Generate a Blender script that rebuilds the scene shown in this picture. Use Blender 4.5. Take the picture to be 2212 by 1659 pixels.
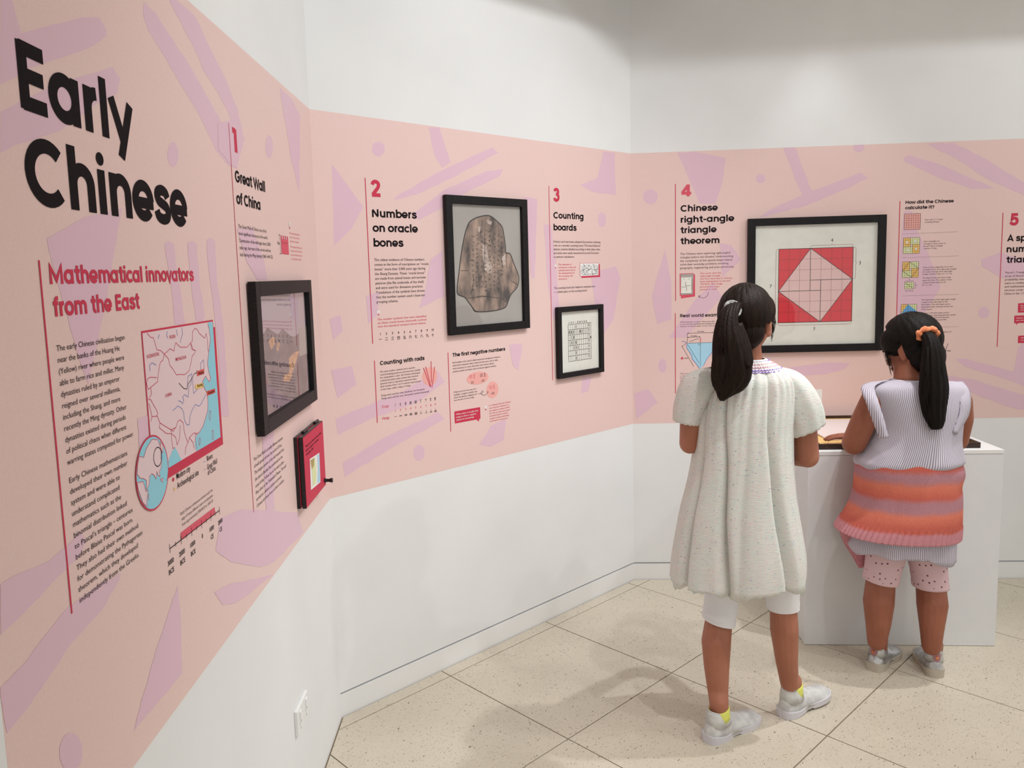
import bpy, bmesh, math, random, os
import numpy as np
from mathutils import Vector, Matrix, noise
S = bpy.context.scene; COL = S.collection
for o in list(bpy.data.objects): bpy.data.objects.remove(o, do_unlink=True)
V = np.array
random.seed(7)

# ------------------------------------------------------------ camera
HCAM = 1.5355; FPX, YAW, PITCH, ROLL = 1706.33, 0.75652, 0.1143, -0.02845
CX, CY = 1067.2, 788.9; IW, IH = 2212., 1659.
r0 = V([math.cos(YAW), -math.sin(YAW), 0]); FW = V([math.sin(YAW)*math.cos(PITCH), math.cos(YAW)*math.cos(PITCH), -math.sin(PITCH)])
u0 = np.cross(r0, FW)
RT = math.cos(ROLL)*r0 + math.sin(ROLL)*u0; UP = -math.sin(ROLL)*r0 + math.cos(ROLL)*u0
EYE = V([0, 0, HCAM])
HR = V([math.cos(YAW), -math.sin(YAW), 0]); HF = V([math.sin(YAW), math.cos(YAW), 0]); ZU = V([0, 0, 1.])
cd = bpy.data.cameras.new('camera'); cam = bpy.data.objects.new('camera', cd); COL.objects.link(cam)
cam.matrix_world = Matrix(((RT[0], UP[0], -FW[0], 0), (RT[1], UP[1], -FW[1], 0), (RT[2], UP[2], -FW[2], HCAM), (0, 0, 0, 1)))
cd.sensor_fit = 'HORIZONTAL'; cd.sensor_width = 36; cd.lens = FPX/IW*36
cd.shift_x = (IW/2-CX)/IW; cd.shift_y = -(IH/2-CY)/IW; cd.clip_start = .02
S.camera = cam

# ------------------------------------------------------------ light and exposure
S.view_settings.view_transform = 'Standard'; S.view_settings.look = 'None'
S.view_settings.gamma = 1; S.view_settings.use_curve_mapping = False
S.view_settings.exposure = 0.0
wd = bpy.data.worlds.new('ambient_fill'); S.world = wd; wd.use_nodes = True  # even ambient added as soft fill through the open back of the room
wd.node_tree.nodes['Background'].inputs[0].default_value = (1.0, .985, .955, 1)
wd.node_tree.nodes['Background'].inputs[1].default_value = .73

def lamp(name, kind, loc, target, energy, size=.05, color=(1, 1, 1), **k):
    l = bpy.data.lights.new(name, kind); l.energy = energy; l.color = color
    if kind == 'AREA':
        l.shape = 'RECTANGLE'; l.size = size[0]; l.size_y = size[1]
    else: l.shadow_soft_size = size
    for a, b in k.items(): setattr(l, a, b)
    o = bpy.data.objects.new(name, l); COL.objects.link(o); o.location = loc
    o.rotation_euler = (Vector(target)-Vector(loc)).to_track_quat('-Z', 'Y').to_euler(); return o
# unseen soft area lamp, added as ambient fill below the raised ceiling
lamp('soft_fill_light', 'AREA', (1.4, -1.2, 3.65), (1.4, -1.2, 0), 30, (3.6, 3.6), (1, .985, .96))
SPOTS = [((3.15, .62, 3.3), (2.2, 1.3, 0), 130, 70), ((2.3, -.1, 3.3), (2.2, 1.6, .6), 40, 80), ((3.5, 1.55, 2.88), (3.35, 1.2, 0), 9, 75),
         ((1.9, .50, 3.2), (1.7, 2.3, 1.3), 60, 100), ((3.9, -.9, 3.2), (4.0, 1.3, 1.5), 56, 95), ((2.7, .50, 3.2), (2.6, 2.3, 1.4), 20, 100)]
for i, (a, b, e, ang) in enumerate(SPOTS):
    lamp('track_spot_light', 'SPOT', a, b, e, .03, (.96, .98, 1), spot_size=math.radians(ang), spot_blend=.7)

# ------------------------------------------------------------ materials
def lin(c):
    c = [x/255 for x in c]; return tuple(x/12.92 if x <= .04045 else ((x+.055)/1.055)**2.4 for x in c)+(1,)
class NT:
    def __init__(s, m): s.t = m.node_tree; s.n = s.t.nodes; s.l = s.t.links
    def add(s, typ, **k):
        n = s.n.new(typ)
        for a, b in k.items():
            if a.startswith('i_'):
                key = a[2:]; key = int(key) if key.isdigit() else key.replace('_', ' ')
                if hasattr(b, 'is_linked') or isinstance(b, bpy.types.NodeSocket): s.l.new(b, n.inputs[key])
                else: n.inputs[key].default_value = b
            else: setattr(n, a, b)
        return n
def mat(name, c, rough=.6, spec=.4, metal=0, sub=None, **k):
    m = bpy.data.materials.new(name); m.use_nodes = True
    b = m.node_tree.nodes['Principled BSDF']; b.inputs['Base Color'].default_value = c if len(c) == 4 else tuple(c)+(1,)
    b.inputs['Roughness'].default_value = rough; b.inputs['Specular IOR Level'].default_value = spec; b.inputs['Metallic'].default_value = metal
    if sub: b.inputs['Subsurface Weight'].default_value = sub; b.inputs['Subsurface Radius'].default_value = (.01, .004, .002); b.inputs['Subsurface Scale'].default_value = 1
    return m
def bsdf(m): return m.node_tree.nodes['Principled BSDF']
def noisy(m, c1, c2, scale, det=3, vec=(1, 1, 1), lo=.35, hi=.65, bump=0, coord='Object', dist=.01):
    t = NT(m); tc = t.add('ShaderNodeTexCoord'); mp = t.add('ShaderNodeMapping', i_Vector=tc.outputs[coord]); mp.inputs['Scale'].default_value = vec
    n = t.add('ShaderNodeTexNoise', i_Vector=mp.outputs[0], i_Scale=scale, i_Detail=det)
    r = t.add('ShaderNodeValToRGB', i_Fac=n.outputs[0]); r.color_ramp.elements[0].position = lo; r.color_ramp.elements[1].position = hi
    r.color_ramp.elements[0].color = c1; r.color_ramp.elements[1].color = c2
    t.l.new(r.outputs[0], bsdf(m).inputs['Base Color'])
    if bump:
        bp = t.add('ShaderNodeBump', i_Height=n.outputs[0], i_Strength=bump, i_Distance=dist); t.l.new(bp.outputs[0], bsdf(m).inputs['Normal'])
    return m
M = {}
M['wall'] = noisy(mat('white_wall_paint', (.8, .79, .77), .75, .3), (.785, .792, .79, 1), (.815, .822, .82, 1), 3, bump=.02)
M['base'] = mat('white_skirting_paint', (.82, .82, .81), .5)
M['gap'] = mat('grey_shadow_gap', (.38, .40, .43), .7)
M['ceil'] = mat('ceiling_paint', (.88, .86, .81), .8)
M['pink'] = noisy(mat('pink_vinyl', (.77, .55, .51), .5, .35), (.79, .57, .535, 1), (.815, .60, .565, 1), 250, bump=.03, dist=.001)
M['purple'] = mat('purple_vinyl', (.745, .505, .60), .5, .35)
M['ink'] = mat('black_ink', (.013, .009, .011), .7, .08)
M['ink2'] = mat('dark_text_ink', (.035, .020, .024), .7, .08)
M['red'] = mat('crimson_ink', (.60, .045, .09), .6, .15)
M['red2'] = mat('rose_ink', (.70, .08, .13), .5)
M['cityred'] = mat('city_label_red', (.72, .09, .07), .5)
M['yellow'] = mat('ochre_ink', (.85, .55, .17), .5)
M['map'] = mat('map_pale_pink', (.78, .60, .63), .5)
M['cyan'] = mat('map_sea_cyan', (.27, .62, .74), .5)
M['lblue'] = mat('water_light_blue', (.40, .68, .85), .5)
M['river'] = mat('river_blue_ink', (.16, .22, .50), .5)
M['salmon'] = mat('salmon_ink', (.86, .42, .38), .5)
M['white'] = mat('white_print', (.85, .85, .83), .5)
M['pgreen'] = mat('pale_green_print', (.72, .76, .42), .5)
M['blue'] = mat('mid_blue_print', (.13, .42, .78), .5)
M['frame'] = noisy(mat('black_frame', (.008, .007, .007), .5, .22), (.006, .005, .006, 1), (.013, .011, .012, 1), 60, vec=(1, 1, 6))
M['paper'] = noisy(mat('ivory_mount_board', (.78, .78, .70), .8), (.78, .78, .71, 1), (.82, .82, .75, 1), 20)
M['greypaper'] = noisy(mat('grey_print_ground', (.36, .33, .30), .7), (.38, .35, .325, 1), (.43, .40, .37, 1), 6)
M['dark'] = mat('black_plastic', (.008, .007, .008), .35)
M['pred'] = mat('square_red', (.72, .045, .06), .55)
M['ppink'] = mat('square_pale_pink', (.80, .56, .54), .55)
M['gridline'] = mat('grid_line_brown', (.30, .07, .07), .6)
M['plinth'] = noisy(mat('plinth_white_laminate', (.74, .745, .75), .45), (.72, .725, .73, 1), (.75, .755, .76, 1), 8)
def wood(name, a, b):
    m = noisy(mat(name, a, .45), a, b, 14, 5, (1, 8, 8)); return m
M['oak'] = wood('light_birch_wood', (.72, .43, .14, 1), (.85, .56, .22, 1))
M['wenge'] = wood('dark_stained_wood', (.020, .010, .006, 1), (.050, .024, .014, 1))
M['acryl'] = mat('pale_pink_board', (.76, .66, .63), .4)
# glass: thin pane, reflects by Fresnel, passes light
m = bpy.data.materials.new('picture_glass'); m.use_nodes = True; t = NT(m); t.n.clear()
tr = t.add('ShaderNodeBsdfTransparent'); gl = t.add('ShaderNodeBsdfGlossy', i_Roughness=.015); lw = t.add('ShaderNodeLayerWeight', i_Blend=.5); pw = t.add('ShaderNodeMath', operation='POWER', i_0=lw.outputs['Facing'], i_1=3.2); fr = t.add('ShaderNodeMath', operation='MULTIPLY_ADD', i_0=pw.outputs[0], i_1=.90, i_2=.06)
mx = t.add('ShaderNodeMixShader', i_0=fr.outputs[0], i_1=tr.outputs[0], i_2=gl.outputs[0]); out = t.add('ShaderNodeOutputMaterial', i_Surface=mx.outputs[0])
M['glass'] = m
# terrazzo
m = mat('terrazzo_tile', (.6, .55, .45), .33, .45); t = NT(m); tc = t.add('ShaderNodeTexCoord'); oi = t.add('ShaderNodeObjectInfo')
n1 = t.add('ShaderNodeTexNoise', i_Vector=tc.outputs['Object'], i_Scale=2.2, i_Detail=4)
r1 = t.add('ShaderNodeValToRGB', i_Fac=n1.outputs[0]); r1.color_ramp.elements[0].position = .35; r1.color_ramp.elements[1].position = .65
r1.color_ramp.elements[0].color = (.555, .495, .395, 1); r1.color_ramp.elements[1].color = (.625, .565, .455, 1)
def fleck(scale, thr, seed, prev, col, wmax):
    mp = t.add('ShaderNodeMapping', i_Vector=tc.outputs['Object']); mp.inputs['Location'].default_value = (seed, seed*2, 0); mp.inputs['Rotation'].default_value = (0, 0, seed); mp.inputs['Scale'].default_value = (1, 2.0, 1)
    dn = t.add('ShaderNodeTexNoise', i_Vector=mp.outputs[0], i_Scale=scale*.6, i_Detail=1)
    ad = t.add('ShaderNodeMixRGB', blend_type='LINEAR_LIGHT', i_0=.02, i_1=mp.outputs[0], i_2=dn.outputs[1])
    v = t.add('ShaderNodeTexVoronoi', i_Vector=ad.outputs[0], i_Scale=scale, i_Randomness=1.)
    sp = t.add('ShaderNodeSeparateColor', i_Color=v.outputs['Color'])
    lt = t.add('ShaderNodeMath', operation='LESS_THAN', i_0=v.outputs['Distance'], i_1=thr)
    pk = t.add('ShaderNodeMath', operation='LESS_THAN', i_0=sp.outputs[0], i_1=wmax)
    mu = t.add('ShaderNodeMath', operation='MULTIPLY', i_0=lt.outputs[0], i_1=pk.outputs[0])
    return t.add('ShaderNodeMixRGB', i_0=mu.outputs[0], i_1=prev, i_2=col).outputs[0]
c = fleck(95, .30, 1.3, r1.outputs[0], (.50, .43, .33, 1), .45)
c = fleck(64, .18, 4.1, c, (.15, .12, .09, 1), .68)
c = fleck(120, .22, 7.7, c, (.32, .22, .15, 1), .15)
c = fleck(150, .30, 2.9, c, (.68, .625, .52, 1), .4)
t.l.new(c, bsdf(m).inputs['Base Color']); M['tile'] = m
M['grout'] = mat('brown_grout', (.23, .17, .11), .8)
# skin, hair, cloth
M['skin'] = noisy(mat('skin', (.36, .145, .085), .5, .35, sub=.08), (.36, .135, .080, 1), (.42, .165, .10, 1), 9)
M['skin2'] = noisy(mat('skin_tan', (.33, .12, .07), .5, .35, sub=.08), (.29, .098, .055, 1), (.34, .12, .07, 1), 9)
def hairmat(name, a, b):
    m = noisy(mat(name, a, .5, .13), a, b, 30, 4, (9, 9, .5), .3, .8, bump=.6, dist=.003); return m
M['hair'] = hairmat('dark_brown_hair', (.005, .003, .0025, 1), (.026, .012, .007, 1))
M['hair2'] = hairmat('black_brown_hair', (.003, .0022, .002, 1), (.012, .0075, .0055, 1))
m = noisy(mat('fleck_knit_cotton', (.6, .62, .58), .9, .2), (.68, .675, .63, 1), (.775, .765, .725, 1), 40, 4, (1, 1, 13), .3, .7, bump=.35, dist=.003)
t = NT(m); tc = t.add('ShaderNodeTexCoord'); base = bsdf(m).inputs['Base Color'].links[0].from_socket
def fl(prev, scale, vec, thr, pick, col):
    mp = t.add('ShaderNodeMapping', i_Vector=tc.outputs['Object']); mp.inputs['Scale'].default_value = vec; mp.inputs['Location'].default_value = (scale*.01, 0, scale*.02)
    v = t.add('ShaderNodeTexVoronoi', i_Vector=mp.outputs[0], i_Scale=scale); sp = t.add('ShaderNodeSeparateColor', i_Color=v.outputs['Color'])
    lt = t.add('ShaderNodeMath', operation='LESS_THAN', i_0=v.outputs['Distance'], i_1=thr); pk = t.add('ShaderNodeMath', operation='LESS_THAN', i_0=sp.outputs[1], i_1=pick)
    mu = t.add('ShaderNodeMath', operation='MULTIPLY', i_0=lt.outputs[0], i_1=pk.outputs[0]); return t.add('ShaderNodeMixRGB', i_0=mu.outputs[0], i_1=prev, i_2=col).outputs[0]
nz = t.add('ShaderNodeTexNoise', i_Vector=tc.outputs['Object'], i_Scale=16, i_Detail=2); rz = t.add('ShaderNodeValToRGB', i_Fac=nz.outputs[0]); ez = rz.color_ramp.elements; ez[0].position = .38; ez[0].color = (.955, .985, .975, 1); ez[1].position = .62; ez[1].color = (1, .965, .955, 1)
base = t.add('ShaderNodeMixRGB', blend_type='MULTIPLY', i_0=1., i_1=base, i_2=rz.outputs[0]).outputs[0]
base = fl(base, 80, (1, 1, 2.0), .34, .25, (.76, .62, .63, 1)); base = fl(base, 85, (1, 1, 2.4), .28, .14, (.50, .50, .64, 1)); base = fl(base, 95, (1, 1, 2.2), .3, .2, (.56, .70, .66, 1))
base = fl(base, 75, (1, 1, 2.2), .22, .08, (.34, .34, .38, 1)); t.l.new(base, bsdf(m).inputs['Base Color']); M['dress'] = m
M['cuffhem'] = mat('pale_crochet_edge', (.72, .74, .66), .9)
M['smock'] = mat('lilac_smocking', (.36, .22, .60), .9); M['smockpink'] = mat('pink_smocking', (.75, .42, .50), .9)
M['legwhite'] = noisy(mat('white_jersey', (.74, .73, .74), .85), (.82, .81, .82, 1), (.86, .85, .86, 1), 12, bump=.1)
M['yellowsock'] = mat('lemon_sock', (.72, .74, .16), .9)
M['shoewhite'] = noisy(mat('white_mesh_shoe', (.62, .62, .60), .7), (.50, .49, .48, 1), (.66, .66, .64, 1), 30, bump=.2)
M['shoegrey'] = mat('grey_shoe_band', (.40, .41, .42), .7)
M['solewhite'] = mat('white_sole', (.66, .64, .68), .5)
M['silver'] = noisy(mat('silver_leather', (.6, .6, .6), .28, .5, .75), (.42, .41, .42, 1), (.66, .68, .70, 1), 25, bump=.35)
M['mauve'] = mat('mauve_heel_patch', (.38, .20, .22), .4)
M['soleold'] = mat('worn_cream_sole', (.50, .44, .36), .7)
M['scrunch'] = noisy(mat('orange_scrunchie', (.75, .24, .10), .8), (.62, .17, .07, 1), (.85, .33, .16, 1), 60, bump=.6)
M['tie'] = noisy(mat('grey_hair_tie', (.5, .5, .5), .6), (.20, .19, .18, 1), (.50, .50, .48, 1), 160)
# stripe: uses UV in metres
def stripe(name, a, b, freq, edge=.55):
    m = mat(name, a, .85, .2); t = NT(m); uv = t.add('ShaderNodeUVMap'); sx = t.add('ShaderNodeSeparateXYZ', i_0=uv.outputs[0])
    mu = t.add('ShaderNodeMath', operation='MULTIPLY', i_0=sx.outputs[0], i_1=freq); fr = t.add('ShaderNodeMath', operation='FRACT', i_0=mu.outputs[0])
    cr = t.add('ShaderNodeValToRGB', i_Fac=fr.outputs[0]); e = cr.color_ramp.elements; e[0].position = edge-.12; e[0].color = a; e[1].position = edge; e[1].color = b
    e2 = e.new(.90); e2.color = b; e3 = e.new(1.); e3.color = a
    t.l.new(cr.outputs[0], bsdf(m).inputs['Base Color']); return m
M['stripe'] = stripe('lilac_striped_cotton', (.68, .63, .67, 1), (.27, .24, .34, 1), 175, .58)
# ombre knit by height (object space z in metres above the person's base)
m = mat('striped_ombre_knit', (.8, .2, .15), .95, .15); t = NT(m); tc = t.add('ShaderNodeTexCoord'); uv = t.add('ShaderNodeUVMap')
sx = t.add('ShaderNodeSeparateXYZ', i_0=uv.outputs[0]); n = t.add('ShaderNodeTexNoise', i_Vector=tc.outputs['Object'], i_Scale=14, i_Detail=3)
nn = t.add('ShaderNodeMath', operation='MULTIPLY_ADD', i_0=n.outputs[0], i_1=.07, i_2=sx.outputs[1])
cr = t.add('ShaderNodeValToRGB', i_Fac=nn.outputs[0]); e = cr.color_ramp.elements
O1, O2, MV, PK = (.56, .13, .095, 1), (.70, .20, .13, 1), (.46, .22, .25, 1), (.60, .26, .29, 1)
stops = [(0.03, O1), (.12, O1), (.18, MV), (.24, MV), (.32, O2), (.45, O1), (.51, MV), (.60, MV), (.67, O2), (.80, O1), (.86, O1), (.90, PK), (1., PK)]
e[0].position, e[0].color = stops[0]; e[1].position, e[1].color = stops[-1]
for p, c_ in stops[1:-1]: x = e.new(p); x.color = c_
n2 = t.add('ShaderNodeTexNoise', i_Vector=tc.outputs['Object'], i_Scale=260, i_Detail=2)
hx = t.add('ShaderNodeMixRGB', blend_type='OVERLAY', i_0=.28, i_1=cr.outputs[0], i_2=n2.outputs[0]); t.l.new(hx.outputs[0], bsdf(m).inputs['Base Color'])
kx = t.add('ShaderNodeMath', operation='MULTIPLY', i_0=sx.outputs[0], i_1=1500.); ks = t.add('ShaderNodeMath', operation='SINE', i_0=kx.outputs[0]); ka = t.add('ShaderNodeMath', operation='MULTIPLY_ADD', i_0=ks.outputs[0], i_1=.35, i_2=n2.outputs[0])
bp = t.add('ShaderNodeBump', i_Height=ka.outputs[0], i_Strength=.5, i_Distance=.0016); t.l.new(bp.outputs[0], bsdf(m).inputs['Normal']); M['knit'] = m
M['rib'] = noisy(mat('mauve_rib_knit', (.5, .15, .2), .95, .1), (.46, .17, .20, 1), (.62, .27, .31, 1), 200, bump=.5, dist=.0015)
# pink leggings with small dark motifs
m = mat('pink_motif_jersey', (.74, .52, .55), .85, .2); t = NT(m); uv = t.add('ShaderNodeUVMap')
v = t.add('ShaderNodeTexVoronoi', i_Vector=uv.outputs[0], i_Scale=48, i_Randomness=.35); lt = t.add('ShaderNodeMath', operation='LESS_THAN', i_0=v.outputs['Distance'], i_1=.17)
mx = t.add('ShaderNodeMixRGB', i_0=lt.outputs[0], i_1=(.72, .50, .53, 1), i_2=(.17, .06, .09, 1)); t.l.new(mx.outputs[0], bsdf(m).inputs['Base Color']); M['legpink'] = m
M['eyewhite'] = mat('eye_white', (.8, .78, .75), .2); M['iris'] = mat('dark_brown_iris', (.02, .01, .006), .15); M['lip'] = mat('lip', (.42, .12, .10), .5)
# bone print
m = noisy(mat('oracle_bone_print', (.3, .2, .14), .6), (.06, .045, .04, 1), (.44, .305, .235, 1), 11, 8, (2.2, 2.2, .9), .36, .66); M['bone'] = m
M['boneedge'] = mat('bone_edge_dark', (.03, .024, .02), .6)
M['mountain'] = noisy(mat('mountain_print_dark', (.10, .08, .10), .6), (.05, .04, .06, 1), (.20, .15, .17, 1), 12, 6, (1, 1, 2))
M['skyprint'] = mat('mauve_sky_print', (.46, .38, .44), .6)
M['wallprint'] = noisy(mat('sunlit_wall_print', (.7, .3, .12), .6), (.40, .18, .10, 1), (.85, .45, .18, 1), 60)

# ------------------------------------------------------------ object helpers
def tag(o, label=None, cat=None, group=None, kind=None):
    for k, v in (('label', label), ('category', cat), ('group', group), ('kind', kind)):
        if v: o[k] = v
    return o
def wloc(o):
    p = V([0., 0, 0])
    while o: p = p+V(o.location); o = o.parent
    return p
def empty(name, loc, label=None, cat=None, group=None, kind=None):
    o = bpy.data.objects.new(name, None); COL.objects.link(o); o.location = tuple(loc); o.empty_display_size = .1
    return tag(o, label, cat, group, kind)
def obj(name, vs, fs, m, parent=None, smooth=False, uvs=None, origin=None):
    vs = np.asarray(vs, float).reshape(-1, 3)
    if parent is not None: org = wloc(parent)
    elif origin is not None: org = V(origin, dtype=float)
    else: org = V([(vs[:, 0].min()+vs[:, 0].max())/2, (vs[:, 1].min()+vs[:, 1].max())/2, vs[:, 2].min()])
    me = bpy.data.meshes.new(name); me.from_pydata([tuple(v) for v in vs-org], [], [tuple(f) for f in fs]); me.update()
    if smooth: me.polygons.foreach_set('use_smooth', [True]*len(me.polygons))
    if uvs is not None:
        ul = me.uv_layers.new(name='UVMap')
        for i, l in enumerate(me.loops): ul.data[i].uv = uvs[l.vertex_index]
    for mm in (m if isinstance(m, (list, tuple)) else [m]): me.materials.append(mm)
    o = bpy.data.objects.new(name, me); COL.objects.link(o)
    if parent is not None: o.parent = parent
    else: o.location = tuple(org)
    return o
class MB:
    def __init__(s): s.v = []; s.f = []; s.uv = []
    def add(s, vs, fs, uv=None):
        k = len(s.v); s.v += [tuple(x) for x in vs]; s.f += [tuple(i+k for i in f) for f in fs]
        s.uv += list(uv) if uv is not None else [(0, 0)]*len(vs)
    def box(s, c, ax, h):   # centre, 3 axes, half sizes
        c = V(c, dtype=float); a = [V(x, dtype=float) for x in ax]; vs = []
        for z in (-1, 1):
            for y in (-1, 1):
                for x in (-1, 1): vs.append(c+a[0]*h[0]*x+a[1]*h[1]*y+a[2]*h[2]*z)
        s.add(vs, [(0, 2, 3, 1), (4, 5, 7, 6), (0, 1, 5, 4), (2, 6, 7, 3), (0, 4, 6, 2), (1, 3, 7, 5)])
    def loft(s, rings, cap=True, uv=None):
        n = len(rings[0]); vs = [p for r in rings for p in r]; fs = []
        for i in range(len(rings)-1):
            for j in range(n): k = (j+1) % n; fs.append((i*n+j, i*n+k, (i+1)*n+k, (i+1)*n+j))
        if cap: fs.append(tuple(range(n))[::-1]); fs.append(tuple((len(rings)-1)*n+j for j in range(n)))
        s.add(vs, fs, uv)
    def build(s, name, m, parent=None, smooth=False, **k): return obj(name, s.v, s.f, m, parent, smooth, uvs=s.uv if k.pop('uv', False) else None, **k)
def bevel(o, w=.002, seg=2):
    b = o.modifiers.new('bevel', 'BEVEL'); b.width = w; b.segments = seg; b.limit_method = 'ANGLE'; return o
def sol(o, th, off=-1): b = o.modifiers.new('thickness', 'SOLIDIFY'); b.thickness = th; b.offset = off; return o

# ------------------------------------------------------------ geometry of the place
def ray(x, y): return FW*FPX+RT*(x-CX)-UP*(y-CY)
def hit(x, y, P, N): d = ray(x, y); return EYE+d*((V(P)-EYE)@V(N))/(d@V(N))
def onz(x, y, z=0): return hit(x, y, (0, 0, z), (0, 0, 1))
C1 = V([1.3886, 2.3053, 0]); C2 = V([3.0980, 2.3053, 0]); ZT, ZB, ZS = 2.0826, .7916, .0817
tl, tr_ = -2.33097, -.82152
class Wall: pass
def mkwall(o, r):
    w = Wall(); w.o = V(o); w.r = V(r); w.n = V([r[1], -r[0], 0]); return w
WL = mkwall(C1, (-math.cos(tl), -math.sin(tl), 0)); WM = mkwall(C1, (1., 0, 0)); WR = mkwall(C2, (math.cos(tr_), math.sin(tr_), 0))
def pt(w, u, z, d=0): return w.o+w.r*u+w.n*d+ZU*z
def uz(w, x, y, d=0):
    p = hit(x, y, w.o+w.n*d, w.n); return ((p-w.o)@w.r, p[2])
LL, LR, LM = 3.4, 3.6, C2[0]-C1[0]
# ------------------------------------------------------------ room shell
def struct(name, mb, m, **k): o = mb.build(name, m, **k); o['kind'] = 'structure'; return o
ZCEIL, ZRAISED = 2.9, 3.7
for nm, w, ua, ub in (('left', WL, -LL, 0), ('middle', WM, 0, LM), ('right', WR, 0, LR)):
    b = MB(); lo = ZS+.007 if nm != 'left' else -.02
    ea, eb = (.15 if nm != 'left' else 0), (.15 if nm != 'right' else 0)
    b.box(pt(w, (ua+ub)/2, (lo+3.0)/2, -.06), (w.r, w.n, ZU), ((ub-ua)/2, .06, (3.0-lo)/2))
    if nm != 'left': b.box(pt(w, (ua+ub)/2, .05, -.09), (w.r, w.n, ZU), ((ub-ua)/2, .03, .05))
    wall = struct('wall_'+nm, b, M['wall'])
    if nm == 'left': wall_left = wall
    if nm == 'middle': wall_middle = wall
    if nm == 'right': wall_right = wall
    if nm != 'left':
        b = MB(); b.box(pt(w, (ua+ub)/2, (ZS-.02)/2, -.03), (w.r, w.n, ZU), ((ub-ua)/2, .03, (ZS+.02)/2))
        struct('baseboard_'+nm, b, M['base'])
        b = MB(); b.box(pt(w, (ua+ub)/2, ZS+.0035, -.035), (w.r, w.n, ZU), ((ub-ua)/2, .030, .0034))
        struct('trim_1' if nm == 'middle' else 'trim_2', b, M['gap'])  # strip in the recessed gap, the groove's shade put into its grey
RE = pt(WR, LR, 0); LE = pt(WL, -LL, 0)
room = [LE[:2], C1[:2], C2[:2], RE[:2], V([5.6, -4.2]), V([-2.6, -4.2])]
b = MB(); b.add([(p[0], p[1], -.004) for p in room]+[(p[0], p[1], -.12) for p in room], [tuple(range(6))[::-1], tuple(range(6, 12))]+[(i, (i+1) % 6, (i+1) % 6+6, i+6) for i in range(6)])
floor = struct('floor', b, M['grout'])
def clip(poly, inset=.006):
    n = len(room)
    for i in range(n):
        a, c = V(room[i]), V(room[(i+1) % n]); d = (c-a)/np.linalg.norm(c-a); nin = V([d[1], -d[0]]); out = []
        f = lambda p: (p-a)@nin-inset
        for j in range(len(poly)):
            p, q = poly[j], poly[(j+1) % len(poly)]; fp, fq = f(p), f(q)
            if fp >= 0: out.append(p)
            if (fp >= 0) != (fq >= 0): out.append(p+(q-p)*fp/(fp-fq))
        poly = out
        if len(poly) < 3: return None
    return poly
TS, GX, GY, g = .6, 1.8407, 2.2439, .0022
rng = random.Random(3)
for j in range(-1, 9):
    for i in range(-6, 8):
        x, y = GX+i*TS, GY-j*TS
        pl = clip([V([x+g, y-TS+g]), V([x+TS-g, y-TS+g]), V([x+TS-g, y-g]), V([x+g, y-g])])
        if pl is None or y < -1.6: continue
        n = len(pl); zt = rng.uniform(-.0003, .0003)
        vs = [(p[0], p[1], zt) for p in pl]+[(p[0], p[1], -.0038) for p in pl]
        fs = [tuple(range(n))]+[(k, k+n, (k+1) % n+n, (k+1) % n) for k in range(n)]
        obj('tile', vs, fs, M['tile'], floor)
# ceiling: raised middle; unseen low strip and fascia added to shade the wall tops
b = MB(); D = .9
def strip(w, ua, ub):
    b.box(pt(w, (ua+ub)/2, ZCEIL+.03, D/2), (w.r, w.n, ZU), ((ub-ua)/2, D/2, .03))
    b.box(pt(w, (ua+ub)/2, (ZCEIL+ZRAISED)/2+.03, D-.03), (w.r, w.n, ZU), ((ub-ua)/2, .03, (ZRAISED-ZCEIL)/2))
strip(WL, -LL, 0.0); strip(WM, 0., LM); strip(WR, 0., LR)
b.add([(p[0], p[1], ZRAISED) for p in room]+[(p[0], p[1], ZRAISED+.1) for p in room], [tuple(range(6)), tuple(range(6, 12))[::-1]]+[(i, i+6, (i+1) % 6+6, (i+1) % 6) for i in range(6)])
struct('ceiling', b, M['ceil'])

# ------------------------------------------------------------ lettering
FONT = None
_tc = {}
def glyphs(s, bold=0., default=False):
    k = (s, bold, default)
    if k in _tc: return _tc[k]
    cu = bpy.data.curves.new('t', 'FONT'); cu.body = s; cu.size = 1; cu.resolution_u = 2; cu.offset = bold*.5-.003
    if FONT and not default: cu.font = FONT
    o = bpy.data.objects.new('t', cu); COL.objects.link(o)
    dg = bpy.context.evaluated_depsgraph_get(); dg.update(); me = bpy.data.meshes.new_from_object(o.evaluated_get(dg))
    v = np.empty(len(me.vertices)*3); me.vertices.foreach_get('co', v); v = v.reshape(-1, 3)[:, :2]
    f = [tuple(p.vertices) for p in me.polygons]
    bpy.data.objects.remove(o); bpy.data.curves.remove(cu); bpy.data.meshes.remove(me)
    _tc[k] = (v, f); return _tc[k]
def wid(s, bold=0.): v, f = glyphs(s, bold); return v[:, 0].max() if len(v) else .3
def wput(b, w, v, f, u, z, sx, sy, d): b.add([pt(w, u+x*sx, z+y*sy, d) for x, y in v], f)
TD = .0012
def para(par, w, lines, p0, p1, ri, pr, m='ink2', bold=0., name='paragraph', lead=1.36, align=0, label=None, ref=None, d=TD):
    ua, za = uz(w, *p0); ub, zb = uz(w, *p1); n = len(lines); sp = (za-zb)/max(n-1, 1); ur, _ = uz(w, *pr); um = ua+(ub-ua)*ri/max(n-1, 1)
    sy = sp/(lead if w is WL else 1.24); sx = (ur-um)/wid(ref or lines[ri], bold); b = MB()
    for i, s in enumerate(lines):
        v, f = glyphs(s, bold); wput(b, w, v, f, ua+(ub-ua)*i/max(n-1, 1), za-sp*i, sx, sy, d)
    o = b.build(name, M[m], par)
    if label: o['label'] = label
    return o
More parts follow.
